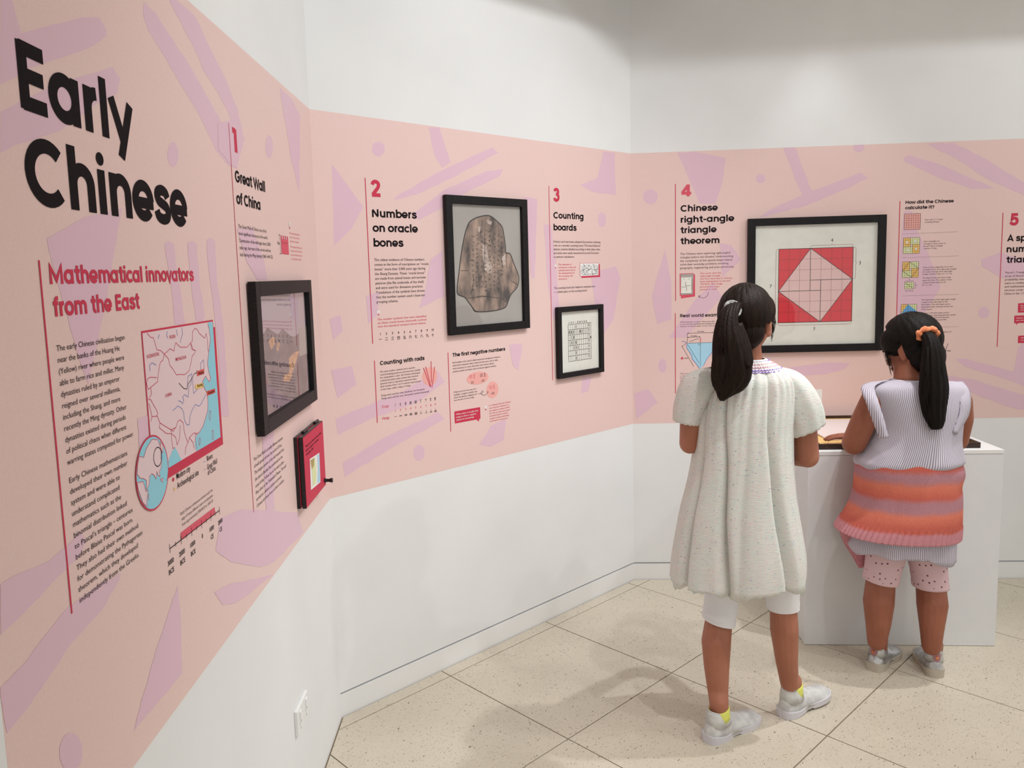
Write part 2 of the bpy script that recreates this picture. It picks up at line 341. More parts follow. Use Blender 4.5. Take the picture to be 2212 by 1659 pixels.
def words(par, w, s, p0, pr, size, m='ink2', bold=0., name='caption', sx=None, default=False, mb=None, d=TD):
    u, z = uz(w, *p0); v, f = glyphs(s, bold, default)
    if not len(v): return
    sx = size if pr is None else (uz(w, *pr)[0]-u)/(v[:, 0].max()-0)
    b = mb or MB(); wput(b, w, v, f, u, z, sx, size, d)
    return b if mb else b.build(name, M[m], par)
# geometric stroke lettering for the headings
def arc(cx, cy, rx, ry, a0, a1, n=None):
    n = n or max(6, int(abs(a1-a0)/11)); return [(cx+rx*math.cos(math.radians(a0+(a1-a0)*i/n)), cy+ry*math.sin(math.radians(a0+(a1-a0)*i/n))) for i in range(n+1)]
X = .548; B = .21; Hf = .065; YB = X/2
bowl = lambda cx: arc(cx, YB, B, YB-Hf+.0, 0, 360, 36)
def smooth(p, n=4):
    out = []; P = [p[0]]+list(p)+[p[-1]]
    for i in range(1, len(P)-2):
        for k in range(n):
            t_ = k/n; a, b_, c, d = [V(P[i+q], dtype=float) for q in (-1, 0, 1, 2)]
            out.append(tuple(.5*((2*b_)+(-a+c)*t_+(2*a-5*b_+4*c-d)*t_**2+(-a+3*b_-3*c+d)*t_**3)))
    return out+[tuple(p[-1])]
G = {
 'a': ([bowl(.275), [(.485, 0), (.485, X)]], .61), 'b': ([bowl(.335), [(.125, 0), (.125, .74)]], .61), 'd': ([bowl(.275), [(.485, 0), (.485, .74)]], .61),
 'o': ([bowl(.28)], .56), 'c': ([arc(.28, YB, B, YB-Hf, 42, 318)], .50),
 'e': ([arc(.28, YB, B, YB-Hf, 0, 322), [(.07, YB-.03), (.55, YB-.03)]], .57),
 'n': ([[(.125, 0), (.125, X)], arc(.30, .31, .175, .175, 180, 0)+[(.475, 0)]], .59), 'h': ([[(.125, 0), (.125, .74)], arc(.30, .31, .175, .175, 180, 0)+[(.475, 0)]], .59),
 'm': ([[(.125, 0), (.125, X)], arc(.285, .325, .16, .16, 180, 0)+[(.445, 0)], arc(.605, .325, .16, .16, 180, 0)+[(.765, 0)]], .88),
 'u': ([[(.475, 0), (.475, X)], [(.125, X)]+arc(.30, .24, .175, .175, 180, 360)], .59), 'r': ([[(.125, 0), (.125, X)], arc(.315, .30, .19, .19, 180, 88)], .36),
 'i': ([[(.12, 0), (.12, X)]], .245), 'l': ([[(.12, 0), (.12, .74)]], .245),
 't': ([[(.2, X)]+[(.2, .70)], [(.2, X), (.2, .17)]+arc(.31, .17, .11, .11, 180, 270)+[(.36, .06)], [(.03, X-.055), (.36, X-.055)]], .37),
 'f': ([[(.17, 0), (.17, .57)]+arc(.28, .57, .11, .11, 180, 90)+[(.34, .68)], [(.02, X-.055), (.33, X-.055)]], .34),
 'g': ([bowl(.275), [(.485, X), (.485, -.02)]+arc(.285, -.02, .20, .145, 0, -150)], .61),
 's': ([smooth([(.42, .385), (.375, .455), (.26, .485), (.145, .455), (.115, .395), (.16, .325), (.27, .285), (.38, .245), (.425, .165), (.385, .09), (.26, .062), (.13, .095), (.085, .18)])], .50),
 'v': ([[(.05, X), (.265, .02), (.48, X)]], .53), 'w': ([[(.05, X), (.22, .02), (.385, X-.04), (.55, .02), (.72, X)]], .77),
 'y': ([[(.055, X), (.29, .04)], [(.52, X), (.215, -.2)]], .57), 'p': ([bowl(.335), [(.125, -.2), (.125, X)]], .61), 'x': ([[(.05, X), (.45, 0)], [(.45, X), (.05, 0)]], .5),
 'k': ([[(.12, 0), (.12, .74)], [(.45, X), (.15, .26), (.47, 0)]], .5),
 'E': ([[(.135, 0), (.135, .7)], [(.1, .635), (.49, .635)], [(.1, .36), (.46, .36)], [(.1, .065), (.49, .065)]], .55),
 'C': ([arc(.38, .35, .29, .292, 45, 315)], .70), 'G': ([arc(.38, .35, .29, .292, 42, 358)+[(.67, .32)], [(.40, .33), (.73, .33)]], .77),
 'M': ([[(.135, 0), (.135, .66), (.44, .15), (.745, .66), (.745, 0)]], .88), 'N': ([[(.135, 0), (.135, .60)], [(.135, .66), (.58, .04)], [(.58, .1), (.58, .7)]], .72),
 'W': ([[(.055, .7), (.27, .05), (.49, .66), (.71, .05), (.925, .7)]], .98), 'T': ([[(.28, 0), (.28, .7)], [(.02, .635), (.54, .635)]], .56),
 'H': ([[(.135, 0), (.135, .7)], [(.59, 0), (.59, .7)], [(.135, .36), (.59, .36)]], .73),
 'R': ([[(.135, 0), (.135, .7)], [(.12, .635), (.33, .635)]+arc(.33, .475, .16, .16, 90, -90)+[(.12, .315)], [(.31, .32), (.50, 0)]], .59),
 'A': ([[(.06, 0), (.35, .66), (.64, 0)], [(.17, .2), (.53, .2)]], .70), 'P': ([[(.135, 0), (.135, .7)], [(.12, .635), (.33, .635)]+arc(.33, .475, .16, .16, 90, -90)+[(.12, .315)]], .56),
 '-': ([[(.04, .29), (.31, .29)]], .36), '?': ([arc(.23, .50, .15, .15, 170, -60)+[(.25, .26), (.25, .2)]], .46), ' ': ([], .24),
 '1': ([[(.03, .635), (.22, .635)], [(.2, 0), (.2, .7)]], .34), '2': ([smooth([(.10, .50), (.14, .60), (.26, .64), (.385, .58), (.40, .46), (.33, .34), (.10, .075)]), [(.06, .065), (.48, .065)]], .53),
 '3': ([smooth([(.10, .54), (.15, .61), (.26, .64), (.375, .58), (.37, .44), (.26, .375)]), smooth([(.22, .375), (.34, .36), (.41, .26), (.38, .12), (.25, .062), (.13, .09), (.075, .18)])], .50),
 '4': ([[(.37, 0), (.37, .7)], [(.36, .66), (.07, .20)], [(.03, .18), (.52, .18)]], .56), '5': ([[(.45, .635), (.15, .635), (.12, .36), (.14, .38)], smooth([(.13, .37), (.24, .425), (.37, .38), (.42, .24), (.36, .10), (.23, .062), (.11, .10), (.06, .19)])], .52)}
def ribbon(pts, w):
    P = [V(p, dtype=float) for p in pts]; P = [p for i, p in enumerate(P) if i == 0 or np.linalg.norm(p-P[i-1]) > 1e-4]; vs = []; closed = np.linalg.norm(P[0]-P[-1]) < 1e-3
    for i, p in enumerate(P):
        a = P[i-1] if i else (P[-2] if closed else None); b_ = P[i+1] if i < len(P)-1 else (P[1] if closed else None)
        d1 = (p-a)/np.linalg.norm(p-a) if a is not None else None; d2 = (b_-p)/np.linalg.norm(b_-p) if b_ is not None else None
        if d1 is None: d1 = d2
        if d2 is None: d2 = d1
        t_ = d1+d2; t_ = t_/(np.linalg.norm(t_)+1e-9); n_ = V([-t_[1], t_[0]]); k = 1/max(.45, n_@V([-d1[1], d1[0]]))
        vs += [p+n_*w/2*k, p-n_*w/2*k]
    return [tuple(v) for v in vs], [(2*i, 2*i+1, 2*i+3, 2*i+2) for i in range(len(P)-1)]
_dot = arc(0, 0, .082, .082, 0, 342, 19)
def heading(par, w, s, pL, pR, cap, m='ink', wt=.145, name='heading', last='', d=TD, label=None, zp=None):
    """pL left baseline pixel, pR pixel at the right end of `s`, cap: cap height in metres; `last`: more text after s"""
    b = MB(); uL, z = uz(w, *pL); uR, _ = uz(w, *pR); L = []; x = 0; z = uz(w, *zp)[1] if zp else z; ns = 0
    for c in s: L.append((c, x)); x += G[c][1]
    k = [p[0] for c, a in L for st in G[c][0] for p in ribbon([(q[0]+a, q[1]) for q in st], wt)[0]]; x0, x1 = min(k), max(k)
    for c in last: L.append((c, x)); x += G[c][1]
    sx = (uR-uL)/(x1-x0); sy = cap/.7
    for c, a in L:
        for st in G[c][0]:
            ns += 1; v, f = ribbon(st, wt); b.add([pt(w, uL+(p[0]+a-x0)*sx, z+p[1]*sy, d+(ns % 9)*.00002) for p in v], f)
        if c in 'i?':
            cx, cy = (.12, .68) if c == 'i' else (.25, .06)
            b.add([pt(w, uL+(a+cx+p[0]-x0)*sx, z+(cy+p[1])*sy, d) for p in _dot], [tuple(range(len(_dot)))])
    o = b.build(name, M[m], par)
    if label: o['label'] = label
    return o
def px(k, pts): ox, oy, sc = k; return [(ox+x/sc, oy+y/sc) for x, y in pts]
def poly(par, w, pts, m, name='print_shape', d=TD, mb=None):
    vs = [pt(w, *uz(w, *p), d) for p in pts]
    if mb is not None: mb.add(vs, [tuple(range(len(vs)))]); return
    return obj(name, vs, [tuple(range(len(vs)))], M[m], par)
def polyu(mb, w, pts, d): mb.add([pt(w, u, z, d) for u, z in pts], [tuple(range(len(pts)))])
def line(w, pts, wd, mb, d=TD, isuz=False):
    q = pts if isuz else [uz(w, *p) for p in pts]; v, f = ribbon(q, wd); mb.add([pt(w, a[0], a[1], d) for a in v], f)
def ell(w, c, rx, ry, d, mb, n=28):
    u, z = uz(w, *c); a = uz(w, c[0]+rx, c[1]); e = uz(w, c[0], c[1]-ry); polyu(mb, w, [(u+abs(a[0]-u)*math.cos(2*math.pi*i/n), z+abs(e[1]-z)*math.sin(2*math.pi*i/n)) for i in range(n)], d)
def rough(pts, amp=2.2, step=14):
    out = []; r = random.Random(int(pts[0][0]*7+pts[0][1]))
    for i, p in enumerate(pts):
        q = pts[(i+1) % len(pts)]; L = math.hypot(q[0]-p[0], q[1]-p[1]); n = max(1, int(L/step))
        for k in range(n):
            t_ = k/n; out.append((p[0]+(q[0]-p[0])*t_+(r.uniform(-amp, amp) if k else 0)*.5, p[1]+(q[1]-p[1])*t_+(r.uniform(-amp, amp) if k else 0)*.5))
    return out

# ------------------------------------------------------------ murals
UEND = -1.768
def mural(w, ua, ub, label, struct_parent):
    e = empty('wall_mural', pt(w, (ua+ub)/2, ZB, 0), label, 'mural')
    b = MB(); b.box(pt(w, (ua+ub)/2, (ZT+ZB)/2, .0002), (w.r, w.n, ZU), ((ub-ua)/2, .0002, (ZT-ZB)/2)); b.build('vinyl_band', M['pink'], e); return e
mL = mural(WL, UEND, 0, 'pink mural band on the left wall with the big black Early Chinese title', None)
mM = mural(WM, 0, LM, 'pink mural band on the middle wall with sections numbered 2 and 3', None)
mR = mural(WR, 0, 2.9, 'pink mural band on the right wall with section 4 behind the two girls', None)
K1 = (0, 0, 2.963); K2 = (60, 540, 4.609); K8 = (0, 1200, 2.911); K5 = (470, 240, 4.367)
def clipw(pts, w, ua, ub):
    P = [V(uz(w, *p)) for p in pts]
    for f in (lambda p: p[0]-ua, lambda p: ub-p[0], lambda p: ZT-p[1], lambda p: p[1]-ZB):
        o_ = []
        for i in range(len(P)):
            a, c = P[i], P[(i+1) % len(P)]; fa, fc = f(a), f(c)
            if fa >= 0: o_.append(a)
            if (fa >= 0) != (fc >= 0): o_.append(a+(c-a)*fa/(fa-fc))
        P = o_
        if len(P) < 3: return None
    return P
def shapes(par, w, L, ua, ub):
    for i, p in enumerate(L):
        q = clipw(rough(p), w, ua, ub)
        if q is None: continue
        obj('painted_shape', [pt(w, a[0], a[1], .0005+.00002*i) for a in q], [tuple(range(len(q)))], M['purple'], par)
def eln(cx, cy, rx, ry): return [(cx+rx*math.cos(a*.35), cy+ry*math.sin(a*.35)) for a in range(18)]
shapes(mL, WL, [
 px(K1, [(0, 0), (75, 0), (130, 215), (250, 180), (520, 110), (630, 110), (680, 190), (680, 230), (600, 290), (450, 350), (300, 400), (170, 440), (90, 500), (0, 540)]),
 px(K1, [(0, 715), (250, 590), (480, 500), (720, 430), (765, 500), (750, 600), (640, 650), (500, 750), (380, 840), (200, 900), (90, 930), (0, 980)]),
 px(K1, [(920, 10), (1000, 90), (1080, 220), (1200, 400), (1400, 750), (1480, 900), (1520, 1080), (1460, 1060), (1380, 960), (1280, 750), (1180, 580), (1050, 360), (950, 200), (915, 100)]),
 px(K1, [(1080, 0), (1130, 0), (1250, 110), (1320, 260), (1440, 500), (1520, 700), (1560, 880), (1500, 800), (1400, 600), (1300, 450), (1230, 280), (1130, 100)]),
 eln(373, 334, 12, 27), eln(581, 317, 8, 25), px(K1, [(1790, 560), (1870, 640), (1920, 740), (1915, 1230), (1870, 1050), (1815, 740)]),
 [(100, 515), (180, 470), (263, 450), (247, 540), (225, 670), (190, 830), (165, 760), (125, 615), (104, 540)],
 px(K2, [(1365, 0), (1360, -60), (1400, -90), (1450, -60), (1480, 200), (1520, 400), (1560, 700), (1570, 750), (1460, 740), (1440, 500), (1400, 200)]),
 px(K2, [(1590, 0), (1590, -70), (1640, -90), (1680, -60), (1700, 250), (1760, 650), (1740, 720), (1670, 700), (1630, 400)]),
 px(K2, [(1780, 0), (1780, -100), (1820, -120), (1860, -90), (1880, 300), (1950, 800), (1990, 1500), (2000, 1659), (1920, 1659), (1900, 1100), (1850, 600), (1800, 200)]),
 px(K8, [(0, 830), (150, 680), (250, 540), (420, 330), (620, 180), (760, 110), (740, 170), (640, 340), (430, 570), (350, 700), (170, 960), (40, 1120), (0, 900)]),
 px(K8, [(0, 180), (100, 120), (300, 40), (420, -60), (500, -150), (540, -100), (500, 0), (300, 200), (150, 360), (0, 500)]),
 px(K8, [(1115, 190), (1135, 400), (1145, 740), (840, 1100), (900, 870), (990, 560)]), eln(152, 1625, 25, 42),
 px(K8, [(1345, 230), (1440, 180), (1720, 120), (1480, 300), (1400, 310)]), [(475, 1120), (520, 1100), (640, 1107), (655, 1150), (590, 1215), (560, 1225), (500, 1215), (465, 1190)],
 px(K5, [(180, 1110), (330, 1110), (440, 1420), (470, 1595), (370, 1590), (270, 1420)]), px(K5, [(0, 120), (190, 60), (250, 260), (180, 540), (110, 500), (0, 360)]), [(296, 905), (318, 898), (322, 960), (300, 975)],
 [(565, 940), (590, 925), (592, 1100), (575, 1110)]], UEND, 0)
shapes(mM, WM, [eln(817, 322, 14, 16), [(716, 355), (785, 446), (760, 493), (722, 530)], [(925, 275), (949, 275), (973, 350), (955, 362), (940, 340)],
 [(1063, 318), (1076, 330), (1040, 350), (975, 385), (900, 420), (850, 432), (855, 425), (940, 375)], [(1086, 365), (1080, 380), (1000, 420), (955, 450), (905, 475), (890, 465), (960, 410), (1050, 370)],
 [(1303, 327), (1328, 330), (1330, 422), (1280, 415), (1253, 400), (1290, 385)], eln(1300, 475, 9, 16), [(1175, 485), (1190, 485), (1200, 560), (1206, 640), (1212, 700), (1195, 690), (1182, 600)],
 [(1275, 590), (1330, 575), (1340, 600), (1325, 690), (1305, 720), (1285, 650)], [(1258, 815), (1277, 815), (1270, 845), (1255, 850)],
 [(725, 905), (770, 885), (860, 850), (945, 800), (960, 825), (900, 870), (800, 905), (730, 940)], [(740, 1000), (830, 945), (945, 890), (960, 905), (850, 965), (745, 1030)], eln(905, 978, 12, 17), [(1035, 960), (1060, 920), (1092, 905), (1088, 950), (1060, 965)],
 [(930, 560), (955, 540), (960, 640), (905, 665), (920, 620)], [(1100, 745), (1128, 742), (1120, 800), (1108, 790)], [(790, 640), (820, 630), (815, 680), (795, 700)], [(1130, 425), (1160, 430), (1155, 600), (1148, 600)], [(712, 690), (735, 680), (740, 715), (720, 735)], [(715, 800), (760, 790), (770, 830), (730, 860)]], 0, LM)
shapes(mR, WR, [[(1463, 330), (1500, 328), (1568, 342), (1560, 396), (1545, 440), (1512, 440)], eln(1643, 386, 10, 10), [(1692, 318), (1716, 315), (1737, 370), (1760, 430), (1740, 440), (1712, 371)],
 [(1860, 373), (1875, 385), (1800, 420), (1740, 445), (1640, 470), (1660, 455), (1760, 410)], eln(1855, 318, 12, 11), [(1952, 340), (1965, 335), (2030, 355), (2110, 390), (2150, 408), (2100, 408), (2030, 385), (1955, 350)],
 [(2000, 310), (2060, 308), (2140, 350), (2212, 395), (2230, 430), (2130, 385), (2060, 340)], eln(1405, 425, 16, 16), eln(1431, 790, 9, 15), [(1780, 783), (1836, 785), (1823, 798), (1780, 809), (1700, 812), (1680, 798)],
 [(2064, 775), (2088, 775), (2150, 792), (2190, 803), (2200, 750), (2212, 738), (2240, 740), (2240, 845), (2150, 811), (2084, 792)], [(2047, 811), (2105, 820), (2212, 853), (2240, 893), (2170, 876), (2084, 842), (2051, 824)],
 [(1953, 456), (1970, 456), (1978, 492), (2007, 552), (2032, 620), (1990, 690), (1940, 690), (1935, 600), (1945, 540)], [(2120, 560), (2160, 545), (2212, 560), (2212, 600), (2165, 602), (2120, 575)],
 [(1436, 540), (1450, 610), (1450, 690), (1420, 700), (1408, 640)], eln(2125, 675, 12, 12), [(1500, 650), (1540, 610), (1560, 640), (1480, 730), (1445, 730)], [(1370, 850), (1400, 840), (1420, 870), (1375, 905)], [(1555, 525), (1580, 530), (1600, 560), (1560, 600)]], 0, 2.9)
def panel(par, name='text_panel', label=None):
    return tag(empty_child(name, par), label)
def empty_child(name, par):
    o = bpy.data.objects.new(name, None); COL.objects.link(o); o.parent = par; return o
def rule(par, w, p0, p1, wd=.0035, m='red', name='divider_line'):
    a, b_ = uz(w, *p0), uz(w, *p1); u = (a[0]+b_[0])/2; b = MB(); polyu(b, w, [(u-wd/2, b_[1]), (u+wd/2, b_[1]), (u+wd/2, a[1]), (u-wd/2, a[1])], TD); return b.build(name, M[m], par)
def capz(w, p, q): return uz(w, *q)[1]-uz(w, *p)[1]
# --- left wall
heading(mL, WL, 'Early', (44, 232), (283.5, 219), .083, 'ink', .155, 'title_line', label='large black word Early')
heading(mL, WL, 'Chinese', (53.5, 380), (403, 449), .0835, 'ink', .155, 'title_line', label='large black word Chinese', zp=(152, 452))
P = panel(mL, label='introduction text under the crimson Mathematical innovators heading')
rule(P, WL, (82, 562), (154, 1325), .0035)
heading(P, WL, 'Mathematical innovators', (106.6, 613.8), (418, 607), capz(WL, (106.6, 613.8), (104, 572.5)), 'red', .15)
heading(P, WL, 'from the East', (115.3, 684.3), (300.8, 668), capz(WL, (106.6, 613.8), (104, 572.5)), 'red', .15)
para(P, WL, ['The early Chinese civilisation began', 'near the banks of the Huang He', '(Yellow) river where people were', 'able to farm rice and millet. Many', 'dynasties ruled by an emperor', 'reigned over several millennia,', 'including the Shang, and more', 'recently the Ming dynasty. Other', 'dynasties existed during periods', 'of political chaos when different', 'warring states competed for power.'], (120.7, 759), (144, 1005.4), 0, (268.3, 736), 'ink', .0)
para(P, WL, ['Early Chinese mathematicians', 'developed their own number', 'system and were able to', 'understand complicated', 'mathematics such as the', 'binomial distribution linked', 'to Pascal’s triangle – centuries', 'before Blaise Pascal was born.', 'They also had their own method', 'for demonstrating the Pythagorean', 'theorem, which they developed', 'independently from the Greeks.'], (147.9, 1044.7), (170.3, 1303.4), 0, (273.5, 980), 'ink', .0)
# map
K4 = (280, 680, 3.77); Q = empty_child('printed_map', mL); Q['label'] = 'map of China with crimson border and a round globe inset'
ul, zt_ = uz(WL, *px(K4, [(98, 150)])[0]); ur, _ = uz(WL, *px(K4, [(671, 70)])[0]); _, zb_ = uz(WL, *px(K4, [(728, 1000)])[0]); e_ = .0035
b = MB(); polyu(b, WL, [(ul+.012, zb_-.018), (ur+.014, zb_-.018), (ur+.014, zt_-.012), (ul+.012, zt_-.012)], .0009); b.build('drop_border', M['red'], Q)
b = MB(); polyu(b, WL, [(ul-e_, zb_-e_), (ur+e_, zb_-e_), (ur+e_, zt_+e_), (ul-e_, zt_+e_)], .0011); b.build('map_border', M['red'], Q)
b = MB(); polyu(b, WL, [(ul, zb_), (ur, zb_), (ur, zt_), (ul, zt_)], .0013); b.build('land', M['map'], Q)
def inrect(pts):
    P_ = [V(uz(WL, *p)) for p in pts]
    for f in (lambda p: p[0]-ul, lambda p: ur-p[0], lambda p: zt_-p[1], lambda p: p[1]-zb_):
        o_ = []
        for i in range(len(P_)):
            a, c = P_[i], P_[(i+1) % len(P_)]; fa, fc = f(a), f(c)
            if fa >= 0: o_.append(a)
            if (fa >= 0) != (fc >= 0): o_.append(a+(c-a)*fa/(fa-fc))
        P_ = o_
    return P_
b = MB()
for s in ([(630, 60), (690, 60), (740, 1050), (545, 1140), (525, 1060), (530, 1000), (560, 960), (590, 910), (610, 850), (630, 780), (632, 700), (625, 640), (600, 590), (585, 545), (612, 500), (640, 545), (655, 520), (640, 470), (628, 400), (640, 290), (652, 200), (642, 110)], [(300, 1250), (310, 1190), (340, 1110), (365, 1080), (390, 1130), (425, 1200)]):
    polyu(b, WL, inrect(px(K4, s)), .0015)
b.build('sea', M['cyan'], Q)
b = MB()
for s in ([(135, 150), (165, 185), (185, 185), (205, 250), (215, 285), (245, 290), (275, 320), (300, 300), (320, 275), (355, 295), (362, 250), (370, 225), (385, 245), (410, 265), (440, 262), (460, 265), (490, 230), (500, 250), (510, 285), (530, 290)],
 [(275, 320), (310, 360), (320, 410), (345, 440), (375, 490), (400, 485), (440, 488), (465, 470), (480, 450), (495, 380), (505, 330), (520, 320), (530, 290), (500, 280), (490, 230), (505, 210), (505, 140), (525, 110), (545, 120), (560, 150), (605, 190), (618, 150), (628, 210), (632, 290), (640, 295)],
 [(275, 320), (265, 370), (245, 385), (235, 420), (225, 500), (220, 545), (190, 570), (165, 590), (145, 610), (130, 560), (140, 520), (160, 508), (215, 512)], [(165, 590), (170, 650), (145, 690), (165, 690), (190, 740), (205, 760), (222, 800), (215, 825), (175, 830), (150, 720)], [(165, 870), (175, 830)],
 [(215, 820), (240, 880), (270, 900), (330, 935), (370, 920), (385, 870), (405, 855), (430, 880), (440, 960), (455, 1010), (470, 1040), (480, 1000), (500, 980), (520, 960), (545, 975)], [(240, 880), (235, 920), (290, 965), (335, 970), (330, 935)], [(335, 970), (335, 1010), (345, 1090), (360, 1080)], [(470, 1040), (450, 1080), (445, 1140)], [(480, 1000), (510, 1040), (520, 1090)], [(340, 970), (370, 1000), (380, 1060), (400, 1010), (405, 900)],
 [(630, 78), (640, 110), (652, 200), (640, 290), (628, 400), (640, 470), (655, 520), (640, 545), (612, 500), (590, 540), (600, 590), (625, 640), (632, 700), (630, 780), (610, 850), (590, 910), (560, 960), (530, 970), (530, 1030), (545, 1095)], [(365, 915), (350, 950), (330, 935)], [(665, 940), (675, 945), (680, 1010), (668, 1015), (665, 940)], [(645, 780), (655, 790), (648, 860), (640, 830), (645, 780)], [(565, 1000), (572, 1020), (562, 1065), (555, 1030), (565, 1000)]):
    line(WL, px(K4, s), .0011, b, .0017)
b.build('border_lines', M['red'], Q)
b = MB()
for s in ([(345, 780), (370, 760), (385, 740), (420, 765), (435, 800), (440, 860), (460, 895), (480, 895), (485, 830), (500, 780), (530, 730), (560, 745), (580, 720), (615, 650)], [(390, 700), (410, 705), (425, 725), (435, 700), (425, 670), (440, 650), (470, 670), (475, 610), (465, 560), (470, 500), (500, 480), (495, 560), (480, 590)], [(160, 460), (155, 415), (175, 390), (210, 410)], [(505, 520), (515, 640), (560, 590)], [(575, 460), (570, 400), (595, 365), (600, 420), (590, 470)], [(420, 105), (425, 150), (405, 225)], [(375, 120), (382, 170)], [(300, 135), (295, 170), (305, 190)], [(235, 160), (225, 195)]):
    line(WL, px(K4, s), .0012, b, .0017)
b.build('rivers', M['river'], Q)['kind'] = 'stuff'
b = MB(); line(WL, px(K4, [(395, 555), (415, 580), (435, 600), (460, 605), (465, 570), (500, 520), (520, 480), (545, 470), (540, 450)]), .0012, b, .0018); b.build('great_wall_line', M['ink'], Q)
for s, m_, tx, a0 in (([(540, 460), (600, 440), (600, 480), (543, 500)], 'cityred', 'Beijing', (553, 489)), ([(527, 570), (592, 553), (594, 592), (530, 606)], 'yellow', 'Anyang', (542, 592)), ([(620, 622), (688, 600), (690, 635), (624, 660)], 'cityred', 'Shanghai', (630, 650))):
    poly(Q, WL, px(K4, s), m_, 'city_tag', .0019); r_ = px(K4, [(s[1][0]-4, s[2][1]-6)])[0]; words(Q, WL, tx, px(K4, [a0])[0], r_, .0085, 'ink', .02, 'place_name', d=.0021)
for tx, a0, a1 in (('RUSSIA', (318, 196), (367, 187)), ('KAZAKHSTAN', (132, 356), (233, 340)), ('MONGOLIA', (368, 378), (455, 360)), ('CHINA', (283, 675), (337, 660))):
    words(Q, WL, tx, px(K4, [a0])[0], px(K4, [a1])[0], .0088, 'red', .015, 'place_name', d=.0019)
# globe inset: a circle
gc = (-1.336, 1.2225); gr = .0600
cir = lambda r_, c=gc, n=48: [(c[0]+r_*math.cos(2*math.pi*i/n), c[1]+r_*math.sin(2*math.pi*i/n)) for i in range(n)]
b = MB(); polyu(b, WL, cir(gr+.003), .0021); b.build('globe_ring', M['red'], Q)
b = MB(); polyu(b, WL, cir(gr), .0023); b.build('globe_sea', M['cyan'], Q)
b = MB()
def g2(L): return [(gc[0]+x*gr, gc[1]+y*gr) for x, y in L]
lands = [[(-.75, .64), (-.5, .55), (-.3, .75), (.1, .93), (.45, .84), (.62, .55), (.55, .3), (.6, .15), (.5, -.02), (.38, -.08), (.42, -.22), (.3, -.15), (.22, -.02), (.15, -.22), (.05, -.08), (-.1, 0), (-.25, -.05), (-.3, -.25), (-.5, -.35), (-.45, -.1), (-.62, 0), (-.8, .05), (-.95, .2), (-.9, .42)],
 [(-1, -.02), (-.65, -.08), (-.52, -.4), (-.4, -.38), (-.5, -.6), (-.55, -.8), (-.75, -.65), (-.97, -.2)], [(-.42, -.55), (-.36, -.5), (-.4, -.68)], [(.42, -.3), (.6, -.32), (.55, -.42)], [(.85, -.45), (.97, -.2), (.9, -.42)], [(.6, .75), (.78, .6), (.7, .4), (.6, .55)]]
for L in lands: polyu(b, WL, g2(L), .0025)
b.build('globe_land', M['map'], Q)
b = MB()
for L in lands: line(WL, g2(L+[L[0]]), .0009, b, .0027, True)
b.build('globe_coast', M['red'], Q)
b = MB(); line(WL, cir(gr*.27, (gc[0]+.022, gc[1]+.022), 24)+[cir(gr*.27, (gc[0]+.022, gc[1]+.022), 24)[0]], .0016, b, .0028, True); b.build('locator_ring', M['ink'], Q)
K3 = (60, 900, 3.607)
P = panel(mL, label='map key and red timeline bar under the map')
sz = .0155
for tx, a, c_ in (('Modern city', (1155, 490), (1262, 410)), ('Archaeological site', (1162, 562), (1328, 440)), ('Rivers', (1392, 350), (1437, 310)), ('Great Wall', (1395, 415), (1472, 360)), ('of China', (1400, 458), (1460, 410))):
    words(P, WL, tx, px(K3, [a])[0], px(K3, [c_])[0], sz, 'ink', .015)
b = MB(); ell(WL, px(K3, [(1130, 490)])[0], 2.2, 4.5, TD, b); b.build('city_dot', M['red'], P)
poly(P, WL, px(K3, [(1130, 580), (1146, 568), (1137, 548)]), 'yellow', 'site_triangle')
b = MB(); line(WL, px(K3, [(1365, 355), (1378, 347)]), .001, b); line(WL, px(K3, [(1370, 415), (1383, 408)]), .001, b); b.build('key_dash', M['river'], P)
para(P, WL, ['Early Chinese civilisations existed under the', 'reign of many different rulers and dynasties', 'from approximately 2000 BCE to 1600 CE'], (389, 1113.5), (392.7, 1137), 0, (458.4, 1063.6))
poly(P, WL, px(K3, [(1187, 905), (1452, 705), (1456, 752), (1192, 962)]), 'red2', 'timeline_bar')
b = MB(); line(WL, px(K3, [(1100, 1030), (1490, 730)]), .0016, b, .0014)
for i in range(9):
    t_ = [0, .115, .226, .336, .435, .533, .633, .817, 1][i] if 0 else i/8*1.0
    u0_, z0_ = uz(WL, *px(K3, [(1102, 1028)])[0]); u1_, z1_ = uz(WL, *px(K3, [(1490, 730)])[0]); uu = u0_+(u1_-u0_)*i/10; 
for i in range(11):
    uu = u0_+(u1_-u0_)*i/10; zz = z0_+(z1_-z0_)*i/10; h_ = .008 if i % 2 == 0 else .0045; line(WL, [(uu, zz-h_), (uu, zz+h_)], .0014, b, .0014, True)
b.build('timeline_axis', M['ink'], P)
for tx, t2, i in (('3000', 'BCE', 0), ('2000', 'BCE', 2), ('1000', 'BCE', 4), ('0', '', 6), ('1000', 'CE', 8), ('2000', 'CE', 10)):
    uu = u0_+(u1_-u0_)*i/10; zz = z0_+(z1_-z0_)*i/10-.028
    b = MB(); v, f = glyphs(tx, .03); wput(b, WL, v, f, uu-wid(tx)*.0065, zz, .013, .0125, TD)
    if t2: v, f = glyphs(t2, .03); wput(b, WL, v, f, uu-wid(t2)*.0065, zz-.0165, .013, .0125, TD)
    b.build('year_label', M['ink'], P)
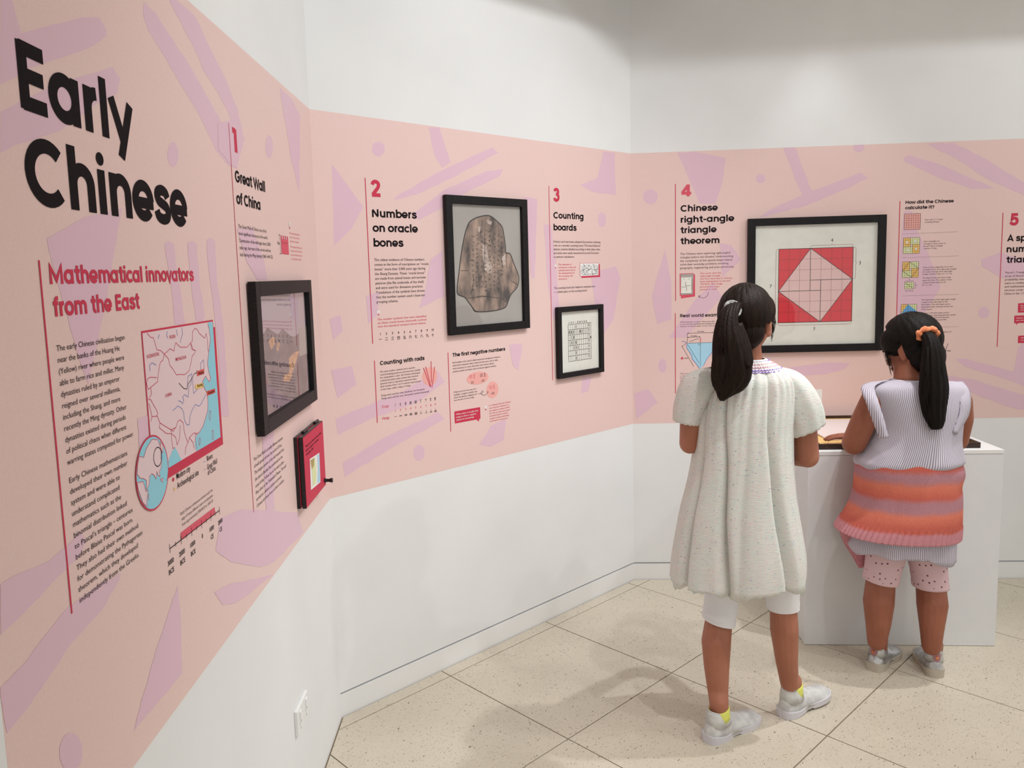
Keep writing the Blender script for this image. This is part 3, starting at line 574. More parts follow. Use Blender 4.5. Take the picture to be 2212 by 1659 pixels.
# section 1
P = panel(mL, label='section 1 text, Great Wall of China, around the deep black frame')
rule(P, WL, (492.6, 265), (547.6, 1107), .0028)
heading(P, WL, '1', (503.5, 327), (512, 327), capz(WL, (511, 328), (502.5, 274)), 'red', .17, 'section_number')
cp = capz(WL, (508, 392), (508, 367.5))
heading(P, WL, 'Great Wall', (507.5, 392), (572, 414), cp, 'ink', .145); heading(P, WL, 'of China', (510.5, 440), (562, 453), cp, 'ink', .145)
para(P, WL, ['The Great Wall of China is one of the', 'most significant structures in the world.', 'Construction of the wall began about 2,800', 'years ago, but most of the current wall was', 'built during the Ming dynasty (1368–1644 CE).'], (514.2, 491.9), (518, 553.3), 4, (589, 557))
para(P, WL, ['The Great Wall is actually different sections', 'of wall spread all over the north of China.', 'The longest section of the wall extends from', 'the east at Shanhai Pass positioned on the', 'coast of the Yellow Sea to the west at Jiayu', 'Pass close to the Taklamakan Plateau. The wall', 'served as a defence system to prevent', 'Chinese territory from northern invaders.'], (547.5, 996.8), (554, 1097), 0, (610.5, 955))
ua_, za_ = uz(WL, 605.5, 508); ub_, zb2 = uz(WL, 623.5, 550)
b = MB(); n_ = 7; wd_ = (ub_-ua_); hh = za_-zb2
polyu(b, WL, [(ua_, zb2), (ub_, zb2), (ub_, za_-hh*.2), (ua_, za_-hh*.2)], TD)
for i in range(4): polyu(b, WL, [(ua_+wd_*i*2/7, za_-hh*.21), (ua_+wd_*(i*2+1)/7, za_-hh*.21), (ua_+wd_*(i*2+1)/7, za_), (ua_+wd_*i*2/7, za_)], TD)
b.build('tower_drawing', M['red2'], P)
b = MB()
for i in range(3): polyu(b, WL, [(ua_+wd_*(i*.27+.2), za_-hh*.43), (ua_+wd_*(i*.27+.25), za_-hh*.43), (ua_+wd_*(i*.27+.25), za_-hh*.34), (ua_+wd_*(i*.27+.2), za_-hh*.34)], .0014)
line(WL, [(ua_-.012, zb2), (ua_-.012, za_)], .0015, b, TD, True); line(WL, [(ua_-.02, zb2), (ua_-.006, zb2)], .0015, b, TD, True); line(WL, [(ua_-.02, za_), (ua_-.006, za_)], .0015, b, TD, True); b.build('height_marker', M['ink2'], P)['kind'] = 'stuff'
words(P, WL, '7m', (598.5, 528), (603, 529), .012, 'ink', .02)
para(P, WL, ['The average height of the', 'wall is 7 metres, and has', 'guard towers as spots'], (624.5, 505), (625.8, 522.5), 0, (646.5, 508.5), 'red2', .0)
para(P, WL, ['The average width is about', '6 metres, which allows five', 'horses to ride side by side', 'or ten soldiers to march'], (626.4, 534.5), (628, 561), 1, (652, 546), 'red2', .0)
def bulb(par, w, c, r):
    u, z = uz(w, *c); b = MB(); polyu(b, w, cir(r, (u, z), 20), TD); b.build('bulb_icon', M['white'], par)
    b = MB(); polyu(b, w, [(u-r*.45, z-r*1.6), (u+r*.45, z-r*1.6), (u+r*.5, z-r*.9), (u-r*.5, z-r*.9)], .0014); line(w, [(u-r*.3, z+r*.1), (u, z-r*.3), (u+r*.3, z+r*.1)], r*.15, b, .0014, True); line(w, [(u, z-r*.3), (u, z-r)], r*.15, b, .0014, True); b.build('bulb_base', M['red2'], par)
bulb(P, WL, (624.5, 485), .0075)
# --- middle wall
P = panel(mM, label='section 2 text, Numbers on oracle bones, left of the bone picture')
rule(P, WM, (787, 384), (806, 742), .003)
heading(P, WM, '2', (801.8, 424), (821.8, 424), capz(WM, (801.6, 424), (800, 388.5)), 'red', .16, 'section_number')
cp = capz(WM, (803.4, 469), (803, 451.5))
heading(P, WM, 'Numbers', (803.6, 469), (900, 471), cp); heading(P, WM, 'on oracle', (804.9, 500.6), (902.5, 501), cp); heading(P, WM, 'bones', (807, 532.7), (871.4, 534), cp)
para(P, WM, ['The oldest evidence of Chinese numbers', 'comes in the form of inscriptions on “oracle', 'bones” more than 3,000 years ago during', 'the Shang Dynasty. These “oracle bones”', 'are made from animal bones and tortoise', 'plastron (the flat underside of the shell)', 'and were used for divination practices.', 'Translations of the symbols have shown', 'that the number system used a base-ten', 'grouping scheme.'], (808, 564), (812.8, 654.8), 1, (925.5, 574))
bulb(P, WM, (817.3, 674.5), .0065)
para(P, WM, ['The number symbols that were identified', 'on these oracle bones eventually evolved', 'into the standard notation shown below.'], (815, 692.2), (816.2, 707.4), 1, (920.5, 692), 'red2', .008)
K6 = (780, 650, 5.922); b = MB(); b2 = MB()
for i, x in enumerate([243, 322, 400, 477, 552, 626, 698, 770, 843, 912]):
    u, z = uz(WM, *px(K6, [(x, 438-i*5.9)])[0]); s = str(i+1); v, f = glyphs(s, .025); wput(b, WM, v, f, u-wid(s)*.006, z, .012, .0128, TD)
    u, z = uz(WM, *px(K6, [(x+3, 512-i*6.2)])[0]); v, f = glyphs('一二三四五六七八九十'[i], .02, True); wput(b2, WM, v, f, u-.0068, z+.001, .0136, .0136, TD)
b.build('numeral_row', M['ink'], P)['kind'] = 'stuff'; b2.build('character_row', M['ink'], P)['kind'] = 'stuff'
P = panel(mM, label='Counting with rods text with pink rod drawing')
rule(P, WM, (808.4, 779), (814.8, 913.4), .003)
heading(P, WM, 'Counting with rods', (820.6, 788.8), (916.8, 778), capz(WM, (820.5, 788.8), (820, 780.2)), 'ink', .145)
para(P, WM, ['The early number symbols were used for', 'record-keeping purposes and were less suitable', 'for computation. Later, the Chinese developed', 'a distinctive place-value system that involved', 'physical rods to represent numerical value.', 'Each number from 1 to 9 could be represented', 'in two ways, either zongs or hengs.'], (820.5, 805), (822, 843.3), 1, (907.8, 801))
para(P, WM, ['Zongs were used for ones, hundreds, ten thousands.', 'Hengs were used for tens, thousands, hundred thousands.'], (823, 856.3), (823.6, 863), 1, (927.2, 847.6))
words(P, WM, 'Zongs', (824.2, 881.3), (839.6, 879), .0135, 'red2', .015); words(P, WM, 'Hengs', (825.3, 906.7), (841, 904), .0135, 'red2', .015)
b = MB(); b2 = MB(); h_ = .0052
for i, x in enumerate([435, 500, 567, 631, 696, 760, 828, 888, 945]):
    u, z = uz(WM, *px(K6, [(x, 1332-i*9.8)])[0]); n = i+1 if i < 5 else i-5
    if i >= 5: line(WM, [(u-.0055, z+h_), (u+.0055, z+h_)], .001, b, TD, True)
    k = max(n, 1)
    for q in range(k): uu = u+(q-(k-1)/2)*.0022; line(WM, [(uu, z-h_), (uu, z+h_)], .001, b, TD, True)
    u, z = uz(WM, *px(K6, [(x+5, 1478-i*9.8)])[0])
    if i >= 5: line(WM, [(u, z-h_*.4), (u, z+h_*1.4)], .001, b, TD, True)
    for q in range(k): zz = z+(q-(k-1)/2)*.0021-(.003 if i >= 5 else 0); line(WM, [(u-.006, zz), (u+.006, zz)], .001, b, TD, True)
    u, z = uz(WM, *px(K6, [(x+3, 1416-i*10)])[0]); v, f = glyphs(str(i+1), .01); wput(b2, WM, v, f, u-.003, z, .0115, .0115, TD)
b.build('rod_numeral', M['ink2'], P); b2.build('numeral_row', M['red2'], P)['kind'] = 'stuff'
b = MB(); ell(WM, px(K6, [(878, 965)])[0], 16, 20, .0010, b); b.build('drawing_disc', M['salmon'], P)
b = MB()
for s in ([(795, 855), (883, 1100)], [(823, 840), (890, 1095)], [(893, 772), (897, 1045)], [(940, 842), (905, 1110)]): line(WM, px(K6, s), .0028, b, .0014)
b.build('rod_drawing', M['red'], P)
KN = (950, 740, 8.294)
P = panel(mM, label='The first negative numbers text below the bone picture')
rule(P, WM, (967, 761.5), (973.9, 932.3), .003)
heading(P, WM, 'The first negative numbers', (977.2, 770.8), (1091, 757.5), capz(WM, (977.2, 770.8), (977, 763)), 'ink', .145)
para(P, WM, ['Rod numbers were used in daily transactions and general commerce', 'which led to situations where values less than zero, such as debt,', 'were necessary to record. Red sticks were used to denote', 'positive numbers and black sticks to denote negative numbers.'], (977.5, 785.2), (978, 804.5), 0, (1080, 772.5))
b = MB(); ell(WM, px(KN, [(678, 635)])[0], 23.5, 13.5, .0010, b); ell(WM, px(KN, [(942, 845)])[0], 12.7, 18, .0010, b); b.build('drawing_disc', M['salmon'], P)
for tx, a, c_ in (('32', (555, 737), (603, 730)), ('-32', (730, 706), (800, 697)), ('-32', (908, 933), (978, 925))): words(P, WM, tx, px(KN, [a])[0], px(KN, [c_])[0], .0125, 'ink', .02)
b = MB(); b2 = MB()
for bb, x, y in ((b, 552, 610), (b2, 742, 585), (b, 908, 802)):
    u, z = uz(WM, *px(KN, [(x, y)])[0])
    for q in range(3): line(WM, [(u-.008, z+(q-1)*.005), (u+.008, z+(q-1)*.005)], .0014, bb, .0014, True)
    for q in range(2): line(WM, [(u+.0165+q*.004, z-.009), (u+.0165+q*.004, z+.009)], .0014, bb, .0014, True)
b.build('rod_numeral', M['red2'], P); b2.build('rod_numeral', M['ink2'], P)
b = MB(); line(WM, px(KN, smooth([(690, 918), (740, 910), (775, 885), (765, 862), (740, 885), (745, 925), (785, 942), (830, 925), (862, 880)])), .0013, b); line(WM, px(KN, [(843, 885), (862, 878), (866, 900)]), .0013, b); b.build('curly_arrow', M['ink'], P)
para(P, WM, ['If black and red rods were not', 'available, a negative number was', 'shown by placing a diagonal rod', 'over the last non-zero digit.'], (979.8, 848.9), (980.4, 866.4), 1, (1030.5, 846))
poly(P, WM, px(KN, [(258, 1235), (720, 1155), (727, 1360), (705, 1368), (697, 1415), (655, 1378), (268, 1450)]), 'red', 'speech_bubble', .0010)
para(P, WM, ['What colour is usually used', 'today to show a negative', 'balance in accounting?'], px(KN, [(290, 1300)])[0], px(KN, [(295, 1402)])[0], 0, px(KN, [(680, 1232)])[0], 'white', .015, d=.0014)
bulb(P, WM, (1048.7, 880), .0065)
para(P, WM, ['It is believed that the Chinese', 'were the first civilisation to', 'use negative numbers which', 'are now an important aspect', 'of mathematics in today’s', 'modern world, particularly', 'in the field of economics.'], (1056, 877.5), (1057.3, 911.8), 0, (1102.9, 870), 'red2', .008)
P = panel(mM, label='section 3 text, Counting boards, above the small black frame')
rule(P, WM, (1186, 401.8), (1192.7, 821.5), .003)
heading(P, WM, '3', (1195, 434.7), (1208.5, 434.7), capz(WM, (1195, 434.7), (1195, 406)), 'red', .16, 'section_number')
cp = capz(WM, (1195, 471.5), (1195, 458)); heading(P, WM, 'Counting', (1195.2, 471.5), (1260, 473), cp); heading(P, WM, 'boards', (1195.5, 497.4), (1245.2, 498.5), cp)
para(P, WM, ['Scholars and merchants adopted the practice of placing', 'rods on a wooden counting board. The board featured', 'distinct columns labelled according to their place value,', 'and sticks were easily manoeuvred around the board', 'to perform calculations.'], (1195, 524), (1195.5, 557), 0, (1296.6, 524.5))
para(P, WM, ['The demands of', 'commerce, trade and', 'administration led to', 'the development of', 'the counting rods', 'and board.'], (1206, 573), (1206.4, 604.4), 1, (1243.4, 578.6), 'red2', .008)
bulb(P, WM, (1199.6, 574.5), .0065)
para(P, WM, ['The counting board also helped to represent zero', '— a blank space on the counting board.'], (1196.6, 624.6), (1196.6, 633), 0, (1285.5, 620.4))
KC = (1170, 390, 6.38)
poly(P, WM, px(KC, [(545, 1155), (800, 1152), (803, 1328), (545, 1342)]), 'red', 'drop_border', .0009); poly(P, WM, px(KC, [(523, 1138), (785, 1135), (785, 1308), (527, 1322)]), 'red', 'picture_border', .0011)
poly(P, WM, px(KC, [(527, 1142), (781, 1139), (781, 1304), (531, 1318)]), 'white', 'line_drawing', .0013)
b = MB(); r_ = random.Random(4)
for s in ([(540, 1230), (620, 1165)], [(535, 1260), (640, 1190)], [(560, 1225), (600, 1300)], [(600, 1200), (660, 1230), (600, 1270)], [(640, 1160), (690, 1210), (700, 1290)], [(700, 1150), (720, 1180), (740, 1240), (735, 1295)], [(570, 1150), (590, 1175), (575, 1185)], [(560, 1300), (640, 1290), (760, 1280)], [(755, 1170), (775, 1200), (760, 1230), (770, 1290)], [(600, 1245), (680, 1215)], [(545, 1290), (590, 1250)], [(700, 1230), (770, 1225)]): line(WM, px(KC, s), .0016, b, .0015)
for _ in range(40):
    x, y = r_.uniform(540, 765), r_.uniform(1150, 1295); line(WM, px(KC, smooth([(x, y), (x+r_.uniform(-9, 9), y+r_.uniform(4, 14)), (x+r_.uniform(-9, 12), y+r_.uniform(8, 16))])), .0012, b, .0015)
b.build('ink_lines', M['ink'], P)
# --- right wall
K7 = (1440, 390, 6.633)
P = panel(mR, label='section 4 text, Chinese right-angle triangle theorem, left of the large square frame')
rule(P, WR, (1459.6, 397.5), (1458.8, 650), .0033); heading(P, WR, '4', (1471, 424.4), (1493, 424.4), capz(WR, (1471, 424.4), (1471, 399)), 'red2', .16, 'section_number')
cp = capz(WR, (1470.2, 457), (1470.2, 443.5))
for s, a, c_ in (('Chinese', (1470.2, 457.2), (1550.5, 457)), ('right-angle', (1470.4, 481.2), (1586, 478)), ('triangle', (1470, 504), (1547.8, 502)), ('theorem', (1470, 527.6), (1554, 526))): heading(P, WR, s, a, c_, cp)
para(P, WR, ['The Chinese were exploring right-angled', 'triangles before the Greeks! Understanding', 'the complexity of this special shape helped', 'solve their everyday problems involving', 'geography, engineering and even astronomy.'], (1469.4, 550.6), (1469, 581), 4, (1585.8, 577.7))
para(P, WR, ['This work with the', 'right-angle triangle', 'was first recorded in Chinese', 'texts dating back to around', '100 BCE. This image', 'pictured is a copy', 'printed in 1603.'], (1512, 592), (1511.6, 627), 2, (1582, 601.4), 'red2', .008)
poly(P, WR, px(K7, [(205, 1350), (407, 1345), (407, 1660), (205, 1690)]), 'red2', 'drop_border', .0009); poly(P, WR, px(K7, [(188, 1333), (390, 1327), (392, 1645), (190, 1655)]), 'red2', 'picture_border', .0011)
poly(P, WR, px(K7, [(200, 1340), (385, 1335), (375, 1630), (203, 1640)]), 'greypaper', 'page_photo', .0013); poly(P, WR, px(K7, [(208, 1390), (360, 1385), (355, 1620), (205, 1620)]), 'paper', 'book_page', .0015)
b = MB(); 
for s in ([(212, 1525), (285, 1525), (285, 1580)], [(270, 1450), (270, 1508), (345, 1505)], [(360, 1400), (360, 1560)], [(238, 1410), (258, 1410)], [(308, 1412), (326, 1412)], [(210, 1622), (355, 1620)]): line(WR, px(K7, s), .0016, b, .0017)
b.build('page_marks', M['ink2'], P)
b = MB(); KR = (1430, 590, 4.74); line(WR, px(KR, smooth([(474, 195), (465, 230), (430, 252), (395, 248), (375, 235)])), .0014, b); line(WR, px(KR, [(395, 232), (373, 232), (382, 255)]), .0014, b); b.build('curly_arrow', M['ink'], P)
P = panel(mR, label='Real world example text with a blue river-depth diagram')
KD = (1440, 640, 7.54); rule(P, WR, (1458.8, 676.5), (1459, 849.5), .0033)
heading(P, WR, 'Real world exam', (1469.2, 685.4), (1550, 682.6), capz(WR, (1469.2, 685.4), (1469.2, 678.5)), 'ink', .13, last='ples')
para(P, WR, ['Mathematicians in ancient China were able', 'to use rules that paralleled the Pythagorean', 'theorem to find the depth of rivers and streams.'], (1469.2, 697), (1469.2, 706.3), 0, (1543, 693.7))
poly(P, WR, px(KD, [(345, 767), (772, 752), (757, 880), (650, 1030), (600, 1130), (540, 1180), (480, 1095), (415, 1010), (375, 915), (328, 830)]), 'lblue', 'river_section', .0010)
b = MB()
for s in (smooth([(245, 735), (285, 735), (335, 775), (325, 830), (375, 910), (410, 960), (415, 1015), (480, 1095), (540, 1180)]), smooth([(805, 730), (775, 745), (765, 830), (757, 880), (700, 960), (650, 1030), (600, 1130)])): line(WR, px(KD, s), .0022, b, .0014)
b.build('river_bank', M['river'], P)
b = MB()
for s in ([(335, 600), (335, 765)], [(770, 585), (770, 740)], [(338, 602), (765, 588)], [(338, 666), (548, 660)], [(550, 660), (550, 1150)], [(345, 790), (530, 1090)], [(350, 765), (770, 750)], [(520, 765), (520, 790), (548, 790)], [(240, 818), (325, 768)], [(250, 815), (440, 1140)], [(370, 740), (520, 685)]): line(WR, px(KD, s), .0013, b, .0015)
for x, y, sg in ((338, 602, 1), (765, 588, -1), (338, 666, 1), (548, 660, -1)): poly(P, WR, px(KD, [(x, y), (x+22*sg, y-8), (x+22*sg, y+8)]), None, mb=b, d=.0015)
b.build('diagram_lines', M['ink2'], P); poly(P, WR, px(KD, [(543, 690), (558, 690), (555, 740), (547, 740)]), 'cityred', 'reed_marker', .0016)
b = MB(); ell(WR, px(KD, [(252, 1008)])[0], 2.7, 2.7, .0014, b); b.build('unknown_dot', M['red2'], P)
for tx, a, c_ in (('10 units', (500, 583), (607, 580)), ('5 units', (395, 655), (492, 650)), ('units', (285, 1016), (350, 1013))): words(P, WR, tx, px(KD, [a])[0], px(KD, [c_])[0], .009, 'ink', .015)
para(P, WR, ['This river has', 'a reed in the', 'middle of it', 'and the top', 'will reach', 'the bank', 'if pulled'], px(KD, [(220, 1270)])[0], px(KD, [(220, 1487)])[0], 0, px(KD, [(440, 1262)])[0])
KH = (1930, 420, 8.294); KI = (1930, 600, 8.294)
P = panel(mR, label='How did the Chinese calculate it text column with small coloured grids')
rule(P, WR, (1945, 434.2), (1934, 740), .0033); cp = capz(WR, (1955.7, 440.5), (1955.7, 434))
heading(P, WR, 'How did the Chinese', (1955.9, 440.5), (2060, 437.5), cp*1.05); heading(P, WR, 'calculate it?', (1955.3, 452.3), (2017.8, 450.5), cp*1.05)
para(P, WR, ['Start with a 7 × 7 grid', 'containing 49 tiles.'], px(KH, [(560, 465)])[0], px(KH, [(557, 508)])[0], 0, px(KH, [(875, 450)])[0])
para(P, WR, ['Four rectangles are', 'arranged in each corner of', 'the grid. Each rectangle', 'contains 12 tiles.'], px(KH, [(540, 853)])[0], px(KH, [(537, 980)])[0], 1, px(KH, [(932, 880)])[0])
para(P, WR, ['A line is drawn diagonally across each', 'rectangle to form two right-angle triangles', 'from each rectangle. Each right-angle', 'triangle contains 6 tiles. (12 ÷ 2 = 6)'], px(KH, [(520, 1318)])[0], px(KH, [(515, 1440)])[0], 1, px(KH, [(1130, 1335)])[0])
para(P, WR, ['The diagonal lines also form a large', 'square (in blue). The number of tiles', 'outside the blue square is 24.', '(6 × 4 = 24)'], px(KH, [(513, 1508)])[0], px(KH, [(508, 1635)])[0], 1, px(KH, [(1043, 1530)])[0])
para(P, WR, ['The hypotenuse of the right-angle triangle', 'is equal to the side length of the', 'blue square. The side length can be', 'determined after working out the area', 'of the square.'], px(KI, [(500, 407)])[0], px(KI, [(495, 578)])[0], 0, px(KI, [(1112, 387)])[0])
para(P, WR, ['The area of the blue square can be', 'determined by subtracting the tiles outside', 'the blue square (24) from the total', 'number of tiles on the grid (49).'], px(KI, [(490, 645)])[0], px(KI, [(488, 770)])[0], 1, px(KI, [(1110, 665)])[0])
para(P, WR, ['This is a perfect square of', '25 tiles.'], px(KI, [(470, 990)])[0], px(KI, [(468, 1033)])[0], 0, px(KI, [(1035, 968)])[0])
para(P, WR, ['The length of the side of the', 'blue square is √25 is 5.'], px(KI, [(430, 1330)])[0], px(KI, [(428, 1375)])[0], 0, px(KI, [(1025, 1310)])[0], 'ink', .015)
b = MB()
for k, y0, y1 in ((KH, 708, 668), (KH, 1135, 1100), (KI, 325, 295), (KI, 905, 875)):
    for i in range(32):
        t_ = i/32; line(WR, px(k, [(185+1010*t_-20, y0+(y1-y0)*t_), (185+1010*(t_+.017)-20, y0+(y1-y0)*(t_+.017))]), .0011, b)
b.build('dashed_line', M['ink2'], P)
def rectq(q): (u0_, z0_), (u1_, z1_) = uz(WR, *q[0]), uz(WR, *q[2]); return u0_, u1_, z1_, z0_
def gridpic(k, TLp, BRp, kind):
    u0_, u1_, zb_, zt_ = rectq([px(k, [TLp])[0], None, px(k, [BRp])[0]]); g_ = empty_child('tile_grid_drawing', mR); W_ = u1_-u0_; H_ = zt_-zb_
    R = lambda a, c, d_, e, m_, dd: polyu(Bm[m_], WR, [(u0_+W_*a/7, zt_-H_*d_/7), (u0_+W_*c/7, zt_-H_*d_/7), (u0_+W_*c/7, zt_-H_*e/7), (u0_+W_*a/7, zt_-H_*e/7)], dd)
    Bm = {m_: MB() for m_ in ('salmon', 'yellow', 'pgreen', 'ink2', 'white', 'blue', 'map')}; R(0, 7, 0, 7, 'salmon' if kind == 0 else 'map', .0010)
    if kind: R(0, 3, 0, 4, 'yellow', .0012); R(3, 7, 0, 3, 'pgreen', .0012); R(0, 4, 4, 7, 'pgreen', .0012); R(4, 7, 3, 7, 'yellow', .0012)
    if kind == 3: polyu(Bm['blue'], WR, [(u0_+W_*x/7, zt_-H_*y/7) for x, y in ((3, 0), (7, 3), (4, 7), (0, 4))], .0014)
    L = lambda x0, y0, x1, y1, t__: line(WR, [(u0_+W_*x0/7, zt_-H_*y0/7), (u0_+W_*x1/7, zt_-H_*y1/7)], t__, Bm['ink2'], .0016, True)
    for i in range(8): L(i, 0, i, 7, .0012 if i in (0, 7) else .0007); L(0, i, 7, i, .0012 if i in (0, 7) else .0007)
    if kind: L(3, 0, 3, 4, .0014); L(3, 3, 7, 3, .0014); L(4, 3, 4, 7, .0014); L(0, 4, 4, 4, .0014)
    if kind == 2: L(0, 4, 3, 0, .0012); L(3, 0, 7, 3, .0012); L(0, 4, 4, 7, .0012); L(4, 7, 7, 3, .0012)
    if kind == 1:
        for i, (x, y) in enumerate(((1.5, 2), (5, 1.5), (2, 5.5), (5.5, 5))):
            polyu(Bm['white'], WR, cir(W_*.075, (u0_+W_*x/7, zt_-H_*y/7), 16), .0017); v, f = glyphs(str((1, 2, 3, 4)[i]), .02); wput(Bm['ink2'], WR, v, f, u0_+W_*x/7-.002, zt_-H_*y/7-.0025, .007, .007, .0019)
    for m_, bb in Bm.items():
        if bb.v: bb.build('printed_colour', M[m_], g_)
gridpic(KH, (198, 350), (476, 623), 0); gridpic(KH, (180, 780), (461, 1053), 1); gridpic(KH, (164, 1211), (442, 1482), 2); gridpic(KI, (138, 480), (408, 757), 3)
b = MB(); poly(None, WR, px(KI, [(200, 83), (362, 78), (358, 195), (200, 203)]), 'x', mb=b, d=.0010); b.build('rectangle_drawing', M['pgreen'], P)
b = MB()
for s in ([(200, 83), (362, 78), (358, 195), (200, 203), (200, 83)], [(200, 83), (358, 195)], [(200, 60), (362, 55)], [(390, 80), (388, 195)], [(240, 82), (240, 200)], [(280, 80), (280, 199)], [(320, 79), (320, 197)], [(200, 123), (361, 117)], [(200, 163), (360, 156)]): line(WR, px(KI, s), .0010, b, .0013)
b.build('diagram_lines', M['ink2'], P)
words(P, WR, '12 ÷ 2 = 6', px(KI, [(203, 248)])[0], px(KI, [(348, 243)])[0], .0088, 'ink', .02); words(P, WR, '4', px(KI, [(275, 46)])[0], None, .0088, 'ink', .02); words(P, WR, '3', px(KI, [(405, 148)])[0], None, .0088, 'ink', .02)
P = panel(mR, label='section 5 text at the right edge with crimson speech boxes')
rule(P, WR, (2167.7, 459.5), (2152.5, 749), .0033); heading(P, WR, '5', (2180.3, 486.6), (2199.8, 486), capz(WR, (2180.3, 486.6), (2180.3, 461.5)), 'red', .17, 'section_number')
cp = capz(WR, (2175.3, 521.4), (2175.3, 507.7))
heading(P, WR, 'A sp', (2175.3, 521.4), (2216, 520), cp, last='ecial'); heading(P, WR, 'num', (2174, 545.2), (2217, 544), cp, last='ber'); heading(P, WR, 'trian', (2173.6, 568), (2220, 567), cp, last='gle')
para(P, WR, ['Pascal’s Triangle, a triangular', 'array of binomial coefficients', 'probability theory. The Western', 'name is credited to a French', 'and mathematician, but earlier', 'versions come from Persia and', 'China in the 11th century.'], (2171, 590.8), (2168.8, 636.4), 0, (2211, 589), ref='Pascal’s Triang')
KS = (2120, 440, 4.609)
for q in ([(365, 992), (700, 975), (700, 1075), (362, 1085)], [(327, 1115), (700, 1100), (700, 1180), (365, 1188), (345, 1208), (345, 1190), (325, 1190)], [(365, 1315), (700, 1300), (700, 1380), (362, 1388)]): poly(P, WR, px(KS, q), 'red', 'speech_bubble', .0010)
for y, x, L in ((1020, 388, ['Each number is', 'the sum of the', 'two above it']), (1145, 345, ['Which numbers', 'you see here?']), (1342, 388, ['What do the', 'rows add to?'])): para(P, WR, L, px(KS, [(x, y)])[0], px(KS, [(x-2, y+22*(len(L)-1))])[0], 0, px(KS, [(x+160, y-7)])[0], 'white', .01, d=.0014)
# ------------------------------------------------------------ framed pictures
def off(w, d): return mkwall(w.o+w.n*d, w.r)
def frame(w, ua, ub, za, zb, bar, depth, label, paper):
    e = empty('picture_frame', pt(w, (ua+ub)/2, za, 0), label, 'picture frame')
    for nm, (a, c, p, q) in (('side', (ua, ua+bar, za, zb)), ('side', (ub-bar, ub, za, zb)), ('rail', (ua+bar, ub-bar, zb-bar, zb)), ('rail', (ua+bar, ub-bar, za, za+bar))):
        b = MB(); b.box(pt(w, (a+c)/2, (p+q)/2, .004+(depth-.004)/2), (w.r, w.n, ZU), ((c-a)/2, (depth-.004)/2, (q-p)/2)); bevel(b.build('frame_'+nm, M['frame'], e), .0012)
    b = MB(); b.box(pt(w, (ua+ub)/2, (za+zb)/2, .005), (w.r, w.n, ZU), ((ub-ua)/2-bar*.4, .003, (zb-za)/2-bar*.4)); b.build('mount_board', M[paper], e)
    b = MB(); polyu(b, w, [(ua+bar, za+bar), (ub-bar, za+bar), (ub-bar, zb-bar), (ua+bar, zb-bar)], .0145); b.build('glass_pane', M['glass'], e)
    return e
PD = .0085
# great wall print (left wall)
FA = frame(WL, -.772, -.206, 1.166, 1.535, .036, .0235, 'deep black frame on the left wall holding a mountain print with strong reflections', 'skyprint')
w = off(WL, PD); KA = (500, 580, 4.366); dz = .0003
for s, m_, nm, d in (([(250, 700), (285, 640), (340, 560), (400, 600), (440, 620), (480, 570), (520, 600), (560, 640), (600, 640), (700, 560), (740, 600), (740, 1190), (318, 1410)], 'mountain', 'printed_mountain', 0),
     ([(635, 565), (705, 545), (715, 800), (640, 830)], 'greypaper', 'printed_tower', dz), ([(345, 690), (395, 640), (412, 700), (375, 770)], 'wallprint', 'printed_wall', dz), ([(540, 850), (590, 790), (645, 775), (600, 900), (570, 1000), (550, 1065), (480, 1060), (500, 1005), (545, 985)], 'wallprint', 'printed_wall', dz), ([(430, 690), (455, 700), (440, 780), (425, 770)], 'wallprint', 'printed_wall', dz)):
    poly(FA, w, px(KA, s), m_, nm, d)
# oracle bone print
FB = frame(WM, .545, .980, 1.310, 1.836, .031, .0225, 'tall black frame on the middle wall with the oracle bone picture', 'greypaper')
w = off(WM, PD); KB = (940, 400, 4.877)
OUT = [(365, 385), (430, 345), (530, 320), (590, 330), (640, 370), (700, 430), (720, 500), (740, 640), (745, 710), (790, 725), (830, 830), (875, 940), (880, 1010), (860, 1080), (800, 1150), (770, 1220), (745, 1280), (680, 1310), (560, 1330), (430, 1330), (395, 1290), (350, 1230), (310, 1180), (240, 1150), (232, 1080), (250, 930), (275, 720), (310, 530), (340, 430)]
OUT = smooth(OUT+[OUT[0]], 3); poly(FB, w, px(KB, OUT), 'bone', 'printed_bone', 0)
b = MB(); line(w, px(KB, OUT), .0045, b, dz)
for s in ([(365, 385), (430, 360), (530, 340), (600, 350), (660, 400), (600, 372), (540, 352), (470, 372), (400, 400)], [(310, 1180), (345, 1165), (400, 1190), (440, 1175), (500, 1240), (440, 1270), (380, 1240), (340, 1210)], [(232, 1080), (262, 1050), (330, 1060), (340, 1140), (240, 1150)]):
    pass
for s in ([(745, 710), (750, 800), (755, 880)], [(500, 600), (530, 605), (580, 640), (590, 650)], [(400, 950), (405, 1000), (390, 1100), (370, 1150)], [(430, 1175), (500, 1165), (600, 1180), (700, 1190), (760, 1240)], [(640, 930), (670, 900), (700, 895)], [(800, 1010), (865, 1045)], [(525, 400), (520, 700), (512, 1050)], [(360, 790), (400, 795)], [(270, 900), (350, 900)], [(340, 1190), (420, 1185), (560, 1170)]): line(w, px(KB, s), .0022, b, dz)
b.build('printed_cracks', M['boneedge'], FB)
b = MB(); r_ = random.Random(12)
